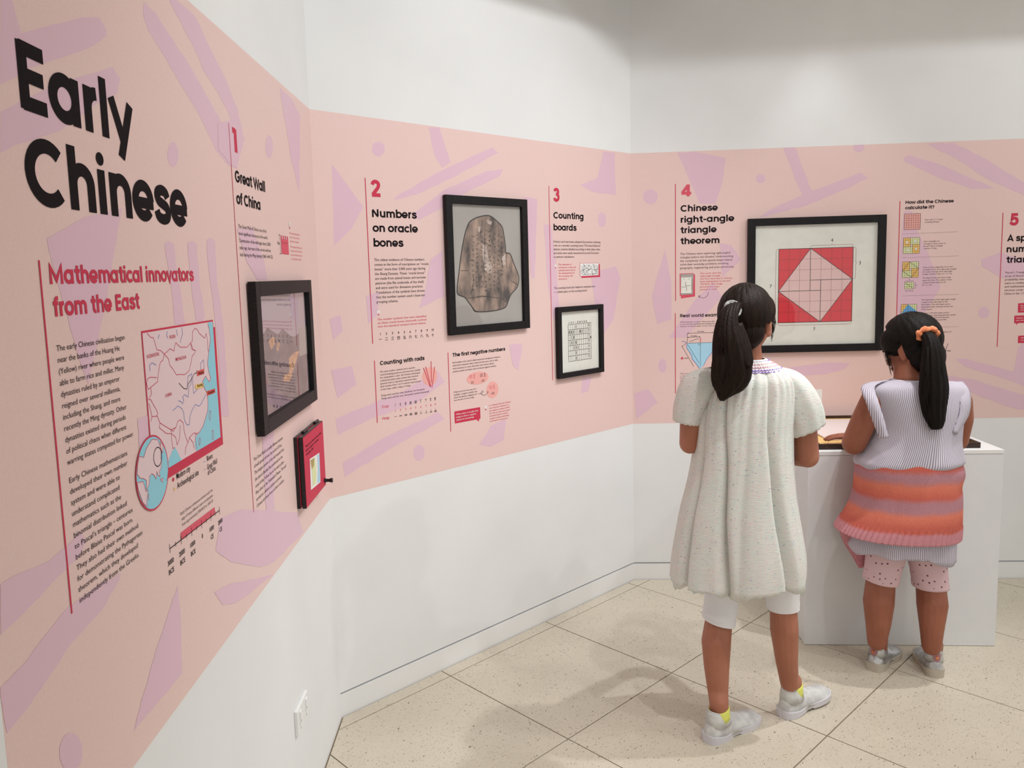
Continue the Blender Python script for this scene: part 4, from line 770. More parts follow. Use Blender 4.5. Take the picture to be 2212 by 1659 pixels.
for cx_ in (400, 443, 488, 530, 575, 622, 668, 705):
    y = 470+abs(cx_-540)*.5
    while y < (1120 if cx_ < 690 else 1010):
        for _ in range(r_.randint(3, 5)):
            x1, y1 = cx_+r_.uniform(-14, 14), y+r_.uniform(-16, 16); k_ = r_.random()
            x2, y2 = (x1+r_.uniform(10, 22)*(-1 if x1 > cx_ else 1), y1+r_.uniform(-4, 4)) if k_ < .5 else (x1+r_.uniform(-5, 5), y1+r_.uniform(10, 24)*(-1 if y1 > y else 1))
            line(w, px(KB, [(x1, y1), (x2, y2)]), .0014, b, dz)
        y += r_.uniform(44, 58)
b.build('printed_characters', M['boneedge'], FB)
b = MB()
for s in ([(480, 610), (540, 640), (560, 760), (600, 860), (590, 940), (520, 900), (505, 760)], [(540, 360), (600, 380), (590, 420), (550, 400)], [(455, 430), (480, 440), (470, 500), (452, 480)], [(700, 760), (740, 720), (745, 830), (720, 850)]): poly(None, w, px(KB, s), 'x', mb=b, d=dz*.5)
mm = noisy(mat('bone_pale_patch', (.5, .4, .35), .5), (.34, .25, .20, 1), (.62, .50, .44, 1), 60, 5); b.build('printed_highlight', mm, FB)
# counting board print
FC = frame(WM, 1.156, 1.466, 1.075, 1.387, .0225, .0225, 'small black frame on the middle wall with a grid chart on white', 'paper')
w = off(WM, PD); KG = (1170, 640, 8.294); A = uz(w, *px(KG, [(475, 508)])[0]); Cc = uz(w, *px(KG, [(893, 1113)])[0]); b = MB()
U = lambda i: A[0]+(Cc[0]-A[0])*i/10.6; Z = lambda j: A[1]+(Cc[1]-A[1])*j/7
for i in range(11): line(w, [(U(i), Z(0)), (U(i), Z(7))], .0009 if i not in (0,) else .0016, b, dz, True)
line(w, [(U(10.6), Z(0)), (U(10.6), Z(7))], .0012, b, dz, True)
for j in range(8): line(w, [(U(0), Z(j)), (U(10 if 0 < j < 7 else 10.6), Z(j))], .0014, b, dz, True)
b.build('printed_grid', M['ink2'], FC); b = MB(); r_ = random.Random(5)
for i, ch in enumerate('十百千一萬億兆京垓'):
    v, f = glyphs(ch, .03, True); wput(b, w, v, f, U(i+.15), Z(0)+.004, .0072, .0095, dz)
for j, ch in enumerate('五七丁六人三八'):
    v, f = glyphs(ch, .02, True); wput(b, w, v, f, U(9.2), Z(j+.62), .010, .014, dz)
for i, j, n in ((0, 1, 4), (1, 1, 4), (2, 1, 3), (3, 1, 1), (4, 1, 1), (5, 1, 5), (6, 1, 2), (7, 1, 1), (8, 1, 1), (1, 2, 2), (2, 2, 4), (1, 3, 3), (2, 3, 2), (3, 3, 4), (2, 4, 2), (3, 4, 3), (4, 4, 2), (3, 5, 3), (3, 6, 3), (3, 0, 2), (0, 2, 1), (0, 3, 1)):
    for q in range(n): uu = U(i+.5)+(q-(n-1)/2)*.0022; line(w, [(uu, Z(j+.2)), (uu, Z(j+.8))], .0009, b, dz, True)
polyu(b, w, [(U(10.2), Z(3)), (U(10.6), Z(3)), (U(10.6), Z(2.65)), (U(10.2), Z(2.65))], dz)
b.build('printed_characters', M['ink'], FC)
# theorem print
FD = frame(WR, .541, 1.171, 1.128, 1.7605, .0345, .0235, 'large square black frame on the right wall with the red and pink tilted square diagram', 'paper')
w = off(WR, PD); a = uz(w, 1682.6, 538.4); c_ = uz(w, 1839.5, 693.5); W_ = c_[0]-a[0]; H_ = a[1]-c_[1]; q = lambda x, y: (a[0]+W_*x/7, a[1]-H_*y/7)
b = MB(); polyu(b, w, [q(0, 0), q(7, 0), q(7, 7), q(0, 7)], 0); b.build('red_square', M['pred'], FD)
b = MB(); polyu(b, w, [q(3, 0), q(7, 3), q(4, 7), q(0, 4)], dz); b.build('pink_tilted_square', M['ppink'], FD)
b = MB(); b2 = MB()
for i in range(1, 7): line(w, [q(i, 0), q(i, 7)], .0010, b, dz*2, True); line(w, [q(0, i), q(7, i)], .0010, b, dz*2, True)
b.build('grid_lines', M['gridline'], FD)
for s in ([q(0, 0), q(7, 0), q(7, 7), q(0, 7), q(0, 0)], [q(3, 0), q(7, 3), q(4, 7), q(0, 4), q(3, 0)], [q(3, 0), q(3, 4)], [q(7, 3), q(3, 3)], [q(4, 7), q(4, 3)], [q(0, 4), q(4, 4)]): line(w, s, .0021, b2, dz*3, True)
b2.build('outline', M['ink2'], FD); b = MB()
def brace(p, r1, nx, ny):
    n_ = V([nx, ny])*.013; p, r1 = V(p), V(r1); m_ = (p+r1)/2; t_ = (r1-p)/np.linalg.norm(r1-p)*.008
    line(w, [tuple(z_) for z_ in (p+n_*.3, p+n_*.9+t_*.4, p+n_+t_, m_+n_-t_*.5, m_+n_*1.35, m_+n_+t_*.5, r1+n_-t_, r1+n_*.9-t_*.4, r1+n_*.3)], .0011, b, dz, True)
brace(q(3, 0), q(7, 0), 0, 1); brace(q(7, 0), q(7, 3), 1, 0); brace(q(0, 7), q(7, 7), 0, -1); brace(q(0, 0), q(0, 7), -1, 0); b.build('brackets', M['gridline'], FD)
b = MB()
for s, p in (('4', q(4.9, -.55)), ('3', q(7.55, 1.65)), ('7', q(3.35, 7.85)), ('7', q(-.85, 3.65))): v, f = glyphs(s, 0); wput(b, w, v, f, p[0], p[1], .022, .023, dz)
b.build('numbers', M['ink2'], FD)
# ------------------------------------------------------------ flip panel on the left wall
E_ = empty('flip_panel', pt(WL, -.3, .89, 0), 'crimson question panel with black pull knob, below the deep frame on the left wall', 'interactive panel')
ua, ub, za, zb = -.432, -.172, .886, 1.093
for nm, d0, d1, m_ in (('back_board', .001, .0105, 'dark'), ('answer_face', .0106, .0125, 'red'), ('front_board', .0155, .0265, 'dark'), ('question_face', .0266, .0278, 'red')):
    b = MB(); b.box(pt(WL, (ua+ub)/2, (za+zb)/2, (d0+d1)/2), (WL.r, WL.n, ZU), ((ub-ua)/2-(.002 if 'face' in nm else 0), (d1-d0)/2, (zb-za)/2-(.002 if 'face' in nm else 0))); b.build(nm, M[m_], E_)
for i in (0, 1):
    b = MB(); c0 = pt(WL, ua+.06+i*.15, zb+.002, .013); b.loft([[c0+WL.r*s+(WL.n*math.cos(t_)+ZU*math.sin(t_))*.0045 for t_ in np.linspace(0, 2*math.pi, 12, endpoint=False)] for s in (0, .045)]); b.build('hinge', M['dark'], E_, smooth=False)
w = off(WL, .0279); KE = (500, 880, 6.38)
para(E_, w, ['Why do you think the Great Wall', 'does not appear in the wall', 'from Jiayu Pass?'], px(KE, [(1020, 560)])[0], px(KE, [(1030, 668)])[0], 0, px(KE, [(1235, 400)])[0], 'ink', .015, 'question_text', d=.0003)
poly(E_, w, px(KE, [(1078, 712), (1210, 625), (1225, 1030), (1095, 1140)]), 'white', 'map_print', .0003)
for s, m_ in (([(1085, 730), (1150, 690), (1170, 900), (1160, 1050), (1120, 1085), (1105, 850)], 'pgreen'), ([(1085, 730), (1140, 690), (1135, 800), (1105, 860)], 'yellow'), ([(1180, 660), (1208, 640), (1220, 1020), (1185, 1050), (1190, 850)], 'lblue')): poly(E_, w, px(KE, s), m_, 'map_area', .0006)
b = MB(); c0 = pt(WL, -.192, .905, .028); R8 = np.linspace(0, 2*math.pi, 16, endpoint=False)
b.loft([[c0+WL.n*s+(WL.r*math.cos(t_)+ZU*math.sin(t_))*r_ for t_ in R8] for s, r_ in ((0, .0075), (.002, .0075), (.006, .0055), (.016, .0050), (.020, .0072), (.0245, .0075), (.026, .006))]); b.build('pull_knob', M['dark'], E_, smooth=True)
# ------------------------------------------------------------ power outlet
O_ = empty('power_outlet', pt(WL, -.53, .29, 0), 'white double power outlet low on the left wall near the corner', 'power outlet')
b = MB(); b.box(pt(WL, -.53, .326, .005), (WL.r, WL.n, ZU), (.06, .005, .036)); bevel(b.build('cover_plate', M['base'], O_), .002)
for i in (-1, 1):
    b = MB(); b.box(pt(WL, -.53+i*.033, .340, .0115), (WL.r, WL.n, ZU), (.008, .0022, .011)); bevel(b.build('switch', M['base'], O_), .001)
    b = MB()
    for x, z, an in ((-.007, .318, 60), (.007, .318, 120), (0, .302, 90)):
        c0 = pt(WL, -.53+i*.033+x, z, .0103); d_ = WL.r*math.cos(math.radians(an))+ZU*math.sin(math.radians(an)); n_ = WL.r*-math.sin(math.radians(an))+ZU*math.cos(math.radians(an)); b.box(c0, (d_, n_, WL.n), (.0042, .001, .0004))
    b.build('socket_slots', M['gap'], O_)
# ------------------------------------------------------------ plinth, tray, board, card
FL, FR = V([3.001, 1.383, 0]), V([3.501, .832, 0]); PR = (FR-FL)/np.linalg.norm(FR-FL); PN = V([-PR[1], PR[0], 0]); PWD = np.linalg.norm(FR-FL)
cabpt = lambda s, t_, z: FL+PR*s+PN*t_+ZU*z
DP = .69
pl = empty('display_plinth', cabpt(PWD/2, DP/2, 0), 'white box plinth against the right wall carrying the wooden tray', 'plinth')
b = MB(); b.box(cabpt(PWD/2, DP/2, .3935), (PR, PN, ZU), (PWD/2-.001, DP/2-.001, .3925)); bevel(b.build('body', M['plinth'], pl), .0015)
b = MB(); b.box(cabpt(PWD/2, DP/2, .795), (PR, PN, ZU), (PWD/2, DP/2, .008)); bevel(b.build('top_board', M['base'], pl), .0012)
ZP = .8032
tp = lambda x, y, z: (lambda q_: ((q_-FL)@PR, (q_-FL)@PN))(onz(x, y, z))
s0, t0 = tp(1768, 960, ZP+.022); s1, _ = tp(2124, 958, ZP+.022); t1 = DP-.035
ty = empty('wooden_tray', cabpt((s0+s1)/2, (t0+t1)/2, ZP), 'dark rimmed tray with a pale birch base lying on the white plinth', 'tray')
b = MB(); b.box(cabpt((s0+s1)/2, (t0+t1)/2, ZP+.005), (PR, PN, ZU), ((s1-s0)/2-.006, (t1-t0)/2-.006, .0048)); b.build('tray_base', M['oak'], ty)
BW = .011
for nm, a, c, p, q_ in (('rim_rail', s0, s1, t0, t0+BW), ('rim_rail', s0, s1, t1-BW, t1), ('rim_side', s0, s0+BW, t0+BW, t1-BW), ('rim_side', s1-BW, s1, t0+BW, t1-BW)):
    b = MB(); b.box(cabpt((a+c)/2, (p+q_)/2, ZP+.0112), (PR, PN, ZU), ((c-a)/2, (q_-p)/2, .011)); bevel(b.build(nm, M['wenge'], ty), .001)
zb0 = ZP+.0102
fa = tp(1787.7, 948.4, zb0+.006); la = tp(1761.6, 934, zb0+.006); bk = tp(1800, 905.5, zb0+.006)[1]; fb = fa[0]+.27; cut = la[1]-fa[1]; cs = fa[0]-la[0]; bk = min(bk, t1-.03)
O8 = [(fa[0], fa[1]), (fb, fa[1]), (fb+cs, fa[1]+cut), (fb+cs, bk-cut*.6), (fb, bk), (fa[0], bk), (la[0], bk-cut*.6), (la[0], la[1])]
vs = [cabpt(a, c, zb0) for a, c in O8]+[cabpt(a, c, zb0+.006) for a, c in O8]
o = obj('puzzle_board', vs, [tuple(range(8))[::-1], tuple(range(8, 16))]+[(i, (i+1) % 8, (i+1) % 8+8, i+8) for i in range(8)], M['acryl']); tag(o, 'pale pink board with cut corners lying in the wooden tray under the girl’s hand', 'board'); bevel(o, .001)
ca = uz(WR, 1735, 842, .003); cb_ = uz(WR, 1775, 886, .003)
ic = empty('info_card', pt(WR, (ca[0]+cb_[0])/2, cb_[1], 0), 'small white card on the right wall above the plinth, half hidden by a sleeve', 'card')
b = MB(); b.box(pt(WR, (ca[0]+cb_[0])/2, (ca[1]+cb_[1])/2, .0026), (WR.r, WR.n, ZU), ((cb_[0]-ca[0])/2, .0016, (ca[1]-cb_[1])/2)); b.build('card_sheet', M['white'], ic)
w = off(WR, .0045); KQ = (1690, 820, 9.215)
words(ic, w, 'practice', px(KQ, [(560, 312)])[0], px(KQ, [(715, 308)])[0], .010, 'ink2', .02, 'card_text', d=.0002)
b = MB(); line(w, px(KQ, [(600, 380), (750, 378)]), .0016, b, .0002); b.build('card_line', M['ink2'], ic)
# ------------------------------------------------------------ people
TAU = 2*math.pi
def capsule(b, p, q, rp, rq, n=14, fl=1.0, fax=None):
    """tapered limb segment with round ends; fl flattens along fax"""
    p, q = V(p, dtype=float), V(q, dtype=float); d = q-p; L = np.linalg.norm(d)+1e-9; d = d/L
    a = np.cross(d, V([.31, .2, .93])); a /= np.linalg.norm(a)
    if fax is not None:
        fx = V(fax, dtype=float); fx = fx-d*(fx@d); a = fx/np.linalg.norm(fx)
    c = np.cross(d, a); rings = []
    for t_ in (-.97, -.8, -.5, 0): rings.append((p+d*rp*t_, rp*math.sqrt(1-t_*t_)))
    for t_ in (0, .5, .8, .97): rings.append((q+d*rq*t_, rq*math.sqrt(1-t_*t_)))
    b.loft([[o_+a*r_*fl*math.cos(TAU*i/n)+c*r_*math.sin(TAU*i/n) for i in range(n)] for o_, r_ in rings])
def chain(b, pts, **k):
    for (p, rp), (q, rq) in zip(pts[:-1], pts[1:]): capsule(b, p, q, rp, rq, **k)
def ellipsoid(b, c, ax, r, n=20, m=12):
    c = V(c, dtype=float); rings = []
    for i in range(m+1):
        f = -math.pi/2*.98+math.pi*.98*i/m; rings.append([c+ax[0]*r[0]*math.cos(f)*math.cos(TAU*j/n)+ax[1]*r[1]*math.cos(f)*math.sin(TAU*j/n)+ax[2]*r[2]*math.sin(f) for j in range(n)])
    b.loft(rings)
def remeshed(name, b, m, parent, vox, smooth_it=4, **k):
    o = b.build(name, m, parent, smooth=True, **k); r = o.modifiers.new('r', 'REMESH'); r.mode = 'VOXEL'; r.voxel_size = vox; r.use_smooth_shade = True
    s = o.modifiers.new('s', 'SMOOTH'); s.factor = .5; s.iterations = smooth_it
    dg = bpy.context.evaluated_depsgraph_get(); me = bpy.data.meshes.new_from_object(o.evaluated_get(dg)); me.name = name
    o.modifiers.clear(); old = o.data; o.data = me; bpy.data.meshes.remove(old); return o
class Girl:
    def __init__(s, D): s.D = D; s.k = D/FPX
    def P(s, x, y, dd=0): d = ray(x, y); return EYE+d*((s.D+dd)/(d@HF))
    def rad(s, r): return r*s.D/FPX*1.0
def ringsec(g, y, xl, xr, dep, dd=0, tilt=0, n=72, fold=None, back=None):
    """horizontal ring whose silhouette runs from pixel xl to xr in row y"""
    L, R = g.P(xl, y, dd), g.P(xr, y, dd); c = (L+R)/2; a = np.linalg.norm(R-L)/2; out = []
    c = c.copy(); zc = c[2]
    for i in range(n):
        th = TAU*i/n; k = 1+(fold(th, y) if fold else 0)
        ex = math.copysign(abs(math.cos(th))**.92, math.cos(th)); ey = math.copysign(abs(math.sin(th))**.92, math.sin(th))
        p = c+HR*a*ex*k+HF*dep*ey*k; p = V([p[0], p[1], zc+tilt*math.cos(th)]); out.append(p)
    return out
def skirt(name, g, secs, m, parent, fold=None, n=72, th=.003, vs=1., hem=None, sub=3):
    """loft of silhouette sections (y, xl, xr, depth[, dd[, tilt]]), smoothly interpolated"""
    S_ = [tuple(s)+(0,)*(6-len(s)) for s in secs]; rows = smooth(S_, sub); b = MB(); rings = []; uv = []; L = 0
    for k, s in enumerate(rows):
        r = ringsec(g, s[0], s[1], s[2], s[3], s[4], s[5], n, fold); rings.append(r)
    if hem: rings[-1] = [p+ZU*hem(TAU*i/n) for i, p in enumerate(rings[-1])]
    per = sum(np.linalg.norm(rings[len(rings)//2][i]-rings[len(rings)//2][(i+1) % n]) for i in range(n))
    za, zb_ = rings[0][0][2], rings[-1][0][2]
    for k, r in enumerate(rings): uv += [(per*i/n, (za-r[0][2])/(za-zb_)*vs) for i in range(n)]
    b.loft(rings, cap=False, uv=uv); o = b.build(name, m, parent, smooth=True, uv=True); sol(o, th); return o
def hand(b, wrist, fdir, pn, side, L=.060, curl=25, spread=9):
    """wrist point, finger direction, palm normal (where the palm faces), side +1: thumb towards cross(fdir, pn)"""
    f = V(fdir, dtype=float); f /= np.linalg.norm(f); pn = V(pn, dtype=float); pn = pn-f*(pn@f); pn /= np.linalg.norm(pn); s = np.cross(f, pn)*side
    kn = wrist+f*.062
    for k in (-1.5, -.5, .5, 1.5): capsule(b, wrist+f*.012+s*k*.009, kn+s*k*.0145, .0125, .0098, fl=.85, fax=pn)
    for k, (lk, off_) in enumerate(((.92, 1.5), (1.05, .5), (.97, -.5), (.78, -1.5))):
        p = kn+s*off_*.0155; a = math.radians(spread*off_*.5); d = f*math.cos(a)+s*math.sin(a); r_ = .0073
        for j, (seg, cu) in enumerate(((.43, curl*.5), (.31, curl*1.1), (.26, curl*1.4))):
            ang = math.radians(cu); d = d*math.cos(ang)+pn*math.sin(ang); d /= np.linalg.norm(d); q_ = p+d*L*lk*seg; capsule(b, p, q_, r_, r_*.9, n=10); p = q_; r_ *= .9
    p = wrist+f*.018+s*.020; d = f*.55+s*.75+pn*.25; d /= np.linalg.norm(d); q_ = p+d*.030; capsule(b, p, q_, .0105, .0088, n=10); d2 = f*.85+s*.35+pn*.35; d2 /= np.linalg.norm(d2); capsule(b, q_, q_+d2*.026, .0085, .0068, n=10)
def head(b, c, yaw, pitch, sc=1.):
    """adds cranium, face, nose, ears; returns the head axes (right, forward, up)"""
    f = HF*math.cos(yaw)+HR*math.sin(yaw); r = HR*math.cos(yaw)-HF*math.sin(yaw); F_ = f*math.cos(pitch)+ZU*math.sin(pitch); u_ = -f*math.sin(pitch)+ZU*math.cos(pitch); ax = (r, F_, u_)
    at = lambda x, y, z: c+r*x*sc+F_*y*sc+u_*z*sc; R = lambda *a: tuple(q_*sc for q_ in a)
    ellipsoid(b, at(0, -.012, .032), ax, R(.070, .086, .078)); ellipsoid(b, at(0, .030, -.020), ax, R(.058, .056, .070)); ellipsoid(b, at(0, .040, -.066), ax, R(.036, .036, .030))
    for s in (-1, 1):
        ellipsoid(b, at(s*.032, .052, -.030), ax, R(.024, .026, .026)); capsule(b, at(s*.050, -.005, -.045), at(s*.018, .058, -.082), .017*sc, .013*sc)
        ea = (r*math.cos(.35)*s-F_*.34, F_*.94+r*.34*s, u_); ellipsoid(b, at(s*.071, -.004, -.012), ea, R(.008, .017, .029), 14, 8); ellipsoid(b, at(s*.073, .001, -.034), ea, R(.007, .010, .012), 12, 6); ellipsoid(b, at(s*.076, -.012, -.004), ea, R(.005, .008, .022), 12, 6)
        capsule(b, at(s*.012, .083, .012), at(s*.046, .070, .014), .007*sc, .006*sc)
    capsule(b, at(0, .084, .002), at(0, .097, -.028), .007*sc, .0105*sc); capsule(b, at(-.010, .089, -.031), at(.010, .089, -.031), .0065*sc, .0065*sc)
    capsule(b, at(-.015, .084, -.052), at(.015, .084, -.052), .0065*sc, .0065*sc); ellipsoid(b, at(0, .074, -.082), ax, R(.018, .016, .014))
    return ax, at
def facial(par, ax, at, sc):
    for s in (-1, 1):
        b = MB(); ellipsoid(b, at(s*.029, .0795, .000), ax, (.0115*sc, .0085*sc, .0075*sc), 16, 10); e = b.build('eye', M['eyewhite'], par, smooth=True)
        b = MB(); ellipsoid(b, at(s*.029, .0862, .000), ax, (.0050*sc, .0026*sc, .0052*sc), 14, 8); b.build('iris', M['iris'], e, smooth=True)
        b = MB(); chain(b, [(at(s*.016, .0905, .016), .0018*sc), (at(s*.030, .0895, .0195), .0022*sc), (at(s*.043, .083, .016), .0013*sc)], n=8); b.build('eyebrow', M['hair'], par, smooth=True)
    b = MB(); chain(b, [(at(-.018, .0865, -.052), .0025*sc), (at(0, .0915, -.0505), .0042*sc), (at(.018, .0865, -.052), .0025*sc)], n=8); chain(b, [(at(-.015, .0868, -.0555), .0025*sc), (at(0, .0905, -.0570), .0042*sc), (at(.015, .0868, -.0555), .0025*sc)], n=8); b.build('lips', M['lip'], par, smooth=True)
def tube(pts, n=20, ribs=0, amp=.0, ph=0):
    """rings along a path of (point, half-width, half-depth); width axis ~ screen right; strand ripples"""
    P_ = smooth([tuple(p)+(a, d) for p, a, d in pts], 4); rings = []; N = len(P_)
    for i, q_ in enumerate(P_):
        p = V(q_[:3]); t_ = V(P_[min(i+1, N-1)][:3])-V(P_[max(i-1, 0)][:3]); t_ /= np.linalg.norm(t_)+1e-9; x = HR-t_*(HR@t_); x /= np.linalg.norm(x); y = np.cross(t_, x)
        rings.append([p+x*q_[3]*math.cos(TAU*j/n)*(1+amp*math.sin(ribs*TAU*j/n+ph+i*.05))+y*q_[4]*math.sin(TAU*j/n)*(1+amp*math.sin(ribs*TAU*j/n+ph+i*.05)) for j in range(n)])
    return rings
def haircap(b, ax, at, sc, grow=1.0, front=.055):
    """scalp of hair: shell over the cranium, open towards the face, with strand ridges towards the tie"""
    n, m = 96, 40; vs = []; 
    for i in range(m+1):
        f = math.radians(-62+152*i/m)
        for j in range(n):
            th = TAU*j/n; x, y, z = math.cos(f)*math.cos(th), math.cos(f)*math.sin(th), math.sin(f)
            k = 1+.010*math.sin(23*th+4*f)+.006*math.sin(41*th-7*f)
            vs.append(at(.0785*x*k*grow, (-.014+.0965*y*k*grow) if y < 0 else (-.014+.094*y*k*grow), .030+.090*z*k*grow))
    fs = []
    for i in range(m):
        f = -62+152*(i+.5)/m
        for j in range(n):
            th = 360*(j+.5)/n; y = math.cos(math.radians(f))*math.sin(math.radians(th)); x = math.cos(math.radians(f))*math.cos(math.radians(th)); z = math.sin(math.radians(f))
            if y > .46*(z+.12) + .10 - (.35 if z < .05 and False else 0) and z < .80 and y > .12+.55*max(z, 0): continue
            if z < -.35 and y > -.35: continue
            if z < -.05 and y > .02+.55*(z+.05): continue
            k = (j+1) % n; fs.append((i*n+j, i*n+k, (i+1)*n+k, (i+1)*n+j))
    fs.append(tuple(m*n+j for j in range(n))); b.add(vs, fs)
def strands(b, root, tip, n, w0, w1, r=.0012, seed=1, sag=None, jit=.012):
    rr = random.Random(seed)
    for _ in range(n):
        a = V(root)+V([rr.uniform(-w0, w0), rr.uniform(-w0, w0), rr.uniform(-w0, w0)]); c = V(tip)+V([rr.uniform(-w1, w1), rr.uniform(-w1, w1), rr.uniform(-w1, w1)*2]); mid = (a+c)/2+V([rr.uniform(-jit, jit), rr.uniform(-jit, jit), rr.uniform(-jit, jit)])+(sag if sag is not None else 0)
        chain(b, [(a, r), (mid, r), (c, r*.3)], n=5)
def shoe(par, heel, toe, width, name, label, up, sole, kind, pitch=0, group=None):
    heel, toe = V(heel, dtype=float), V(toe, dtype=float); f = toe-heel; L = np.linalg.norm(f); f = f/L; s = V([f[1], -f[0], 0]); s /= np.linalg.norm(s); u_ = np.cross(s, f); u_ = u_ if u_[2] > 0 else -u_
    root = empty_child(name, par); root['label'] = label
    A = lambda t_, x, z: heel+f*(L*t_)+s*x*width/2+u_*z
    prof = [(-.03, .20, .046), (-.012, .48, .056), (.03, .68, .078), (.10, .80, .088), (.20, .82, .082), (.32, .80, .074), (.42, .82, .069), (.52, .88, .061), (.64, .98, .051), (.78, 1.0, .045), (.90, .84, .038), (.97, .56, .028), (1.0, .30, .018)]
    th = .020 if kind == 'runner' else .024
    prof_s = smooth([(a, b_, c_) for a, b_, c_ in prof], 4)
    rings = []
    for t_, wv, h in prof_s:
        rg = []
        for j in range(24):
            a = TAU*j/24; x = math.cos(a)*wv; z = th*.6+(h-th*.6)*max(0, math.sin(a))**.75 if math.sin(a) > 0 else th*.6
            x *= (1-.30*max(0, math.sin(a))) if t_ < .5 else (1-.18*max(0, math.sin(a))); rg.append(A(t_, x, z))
        rings.append(rg)
    b = MB(); b.loft(rings); o = b.build('upper', up, root, smooth=True)
    b = MB(); rings = []
    for t_, wv, h in prof_s:
        fl_ = 1.10 if t_ < .3 else 1.06; waist = 1-.10*math.exp(-((t_-.42)/.12)**2); zr = (.006*max(0, (t_-.8)/.2)**2)+(.004 if .36 < t_ < .5 and kind == 'runner' else 0); lift = .008*max(0, (.2-t_)/.2)
        rings.append([A(t_-(.012 if t_ < .05 else -.008 if t_ > .95 else 0), math.cos(TAU*j/20)*wv*fl_*waist, (zr if math.sin(TAU*j/20) < 0 else th+lift)) if True else 0 for j in range(20)])
    b.loft(rings); o = b.build('sole', sole, root, smooth=False); bevel(o, .003)
    # ankle collar
    b = MB(); rg = []
    for z0, z1, a_, w_ in ((.050, .050, .192, .80), (.064, .078, .186, .74), (.070, .092, .178, .68), (.074, .101, .172, .64)):
        rg.append([A(.200+a_*math.cos(TAU*j/36), math.sin(TAU*j/36)*w_, (z0+z1)/2-(z1-z0)/2*math.cos(TAU*j/36)) for j in range(36)])
    b.loft(rg, cap=False); o = b.build('heel_counter', up, root, smooth=True); sol(o, .003)
    cen = A(.21, 0, .072); b = MB(); rg = []
    for j in range(28):
        a = TAU*j/28; c_ = A(.200+.170*math.cos(a), math.sin(a)*.63, .0885-.0135*math.cos(a)); d_ = c_-cen; d_ /= np.linalg.norm(d_)
        rg.append([c_+d_*.0035*math.cos(TAU*q_/8)+u_*.0040*math.sin(TAU*q_/8) for q_ in range(8)])
    b.loft(rg+[rg[0]], cap=False); b.build('collar', M['shoewhite'] if kind == 'runner' else M['silver'], root, smooth=True)
    b = MB()
    for i in range(5):
        t_ = .44+i*.05; z = .064-i*.0055
        chain(b, [(A(t_, -.36, z-.006), .0022), (A(t_+.012, 0, z+.003), .0022), (A(t_+.022, .36, z-.006), .0022)], n=6)
    b.build('laces', M['solewhite'], root, smooth=True)
    if kind != 'runner':
        b = MB(); b.add([A(-.012+.075*x*x, x*.62, z) for x, z in ((-.62, .088), (-.35, .095), (0, .097), (.35, .095), (.62, .088), (.52, .070), (.3, .062), (0, .060), (-.3, .062), (-.52, .070))], [tuple(range(10))]); o = b.build('heel_patch', M['mauve'], root); sol(o, .004, 0)
        b = MB(); b.add([A(-.030, x, .078+z) for x, z in ((0, .009), (.06, .003), (.16, .003), (.08, -.002), (.10, -.009), (0, -.004), (-.10, -.009), (-.08, -.002), (-.16, .003), (-.06, .003))], [tuple(range(10))]); o = b.build('orange_motif', M['scrunch'], root); sol(o, .003, 0)
    return root

# ============ girl in the pale dress
g = Girl(2.55); P = g.P
GA = empty('person', (2.33, 1.265, 0), 'taller girl in a loose pale flecked dress, white leggings and white sneakers', 'person')
b = MB(); r = g.rad
hc = P(1612, 697, .01); AX, AT = head(b, hc, math.radians(32), math.radians(-6), 1.0)
chain(b, [(P(1616, 745, -.005), r(27)), (P(1618, 785, -.01), r(28)), (P(1612, 815, 0), r(36))])
for y, xl, xr, dp in ((850, 1540, 1690, .085), (900, 1540, 1690, .09), (960, 1545, 1685, .085), (1020, 1540, 1685, .088), (1080, 1532, 1690, .10), (1130, 1532, 1695, .105)): ellipsoid(b, P((xl+xr)/2, y, 0), (HR, HF, ZU), (r((xr-xl)/2), dp, r(52)))
chain(b, [(P(1535, 822), r(27)), (P(1690, 822), r(27))])
chain(b, [(P(1530, 828), r(28)), (P(1494, 900, .0), r(25)), (P(1490, 958, .015), r(23)), (P(1530, 955, .13), r(19)), (P(1580, 940, .22), r(15))])
hand(b, P(1582, 940, .225), HR*.8+HF*.45+ZU*.05, HF*-.4+ZU*-.6, 1, .055, 30)
chain(b, [(P(1692, 828), r(28)), (P(1735, 900, .0), r(27)), (P(1744, 986, .01), r(25)), (P(1704, 984, .10), r(21)), (P(1660, 950, .22), r(15))])
hand(b, P(1658, 949, .225), HR*-.8+HF*.45+ZU*.05, HF*-.4+ZU*-.6, -1, .055, 30)
LH, LT = onz(1530, 1603)+ZU*0, onz(1634, 1552); RH, RT_ = onz(1692, 1549), onz(1784, 1503)
def ank(h_, t_, z, a=.050): return h_+(t_-h_)/np.linalg.norm(t_-h_)*a+ZU*z
chain(b, [(P(1575, 1140), r(42)), (P(1564, 1230, 0), r(31)), (P(1556, 1315, .0), r(29)), (P(1547, 1385, -.04), r(32.5)), (P(1548, 1440, -.055), r(28)), (P(1551, 1495, -.075), r(22.5)), (ank(LH, LT, .115), .031), (ank(LH, LT, .070), .030)])
chain(b, [(P(1650, 1140), r(42)), (P(1680, 1225, .0), r(31)), (P(1691, 1295, .005), r(29)), (P(1694, 1360, -.01), r(31)), (P(1699, 1425, .0), r(25)), (P(1705, 1475, .01), r(20.5)), (ank(RH, RT_, .115), .029), (ank(RH, RT_, .070), .029)])
def foot(b, h_, t_, z0): f = (t_-h_)/np.linalg.norm(t_-h_); chain(b, [(h_+f*.040+ZU*(.044+z0), .020), (h_+f*.10+ZU*(.032+z0), .014), (t_-f*.05+ZU*(.024+z0), .010)])
foot(b, LH, LT, 0); foot(b, RH, RT_, .0)
body = remeshed('body', b, M['skin'], GA, .0034, 5)
facial(GA, AX, AT, 1.)
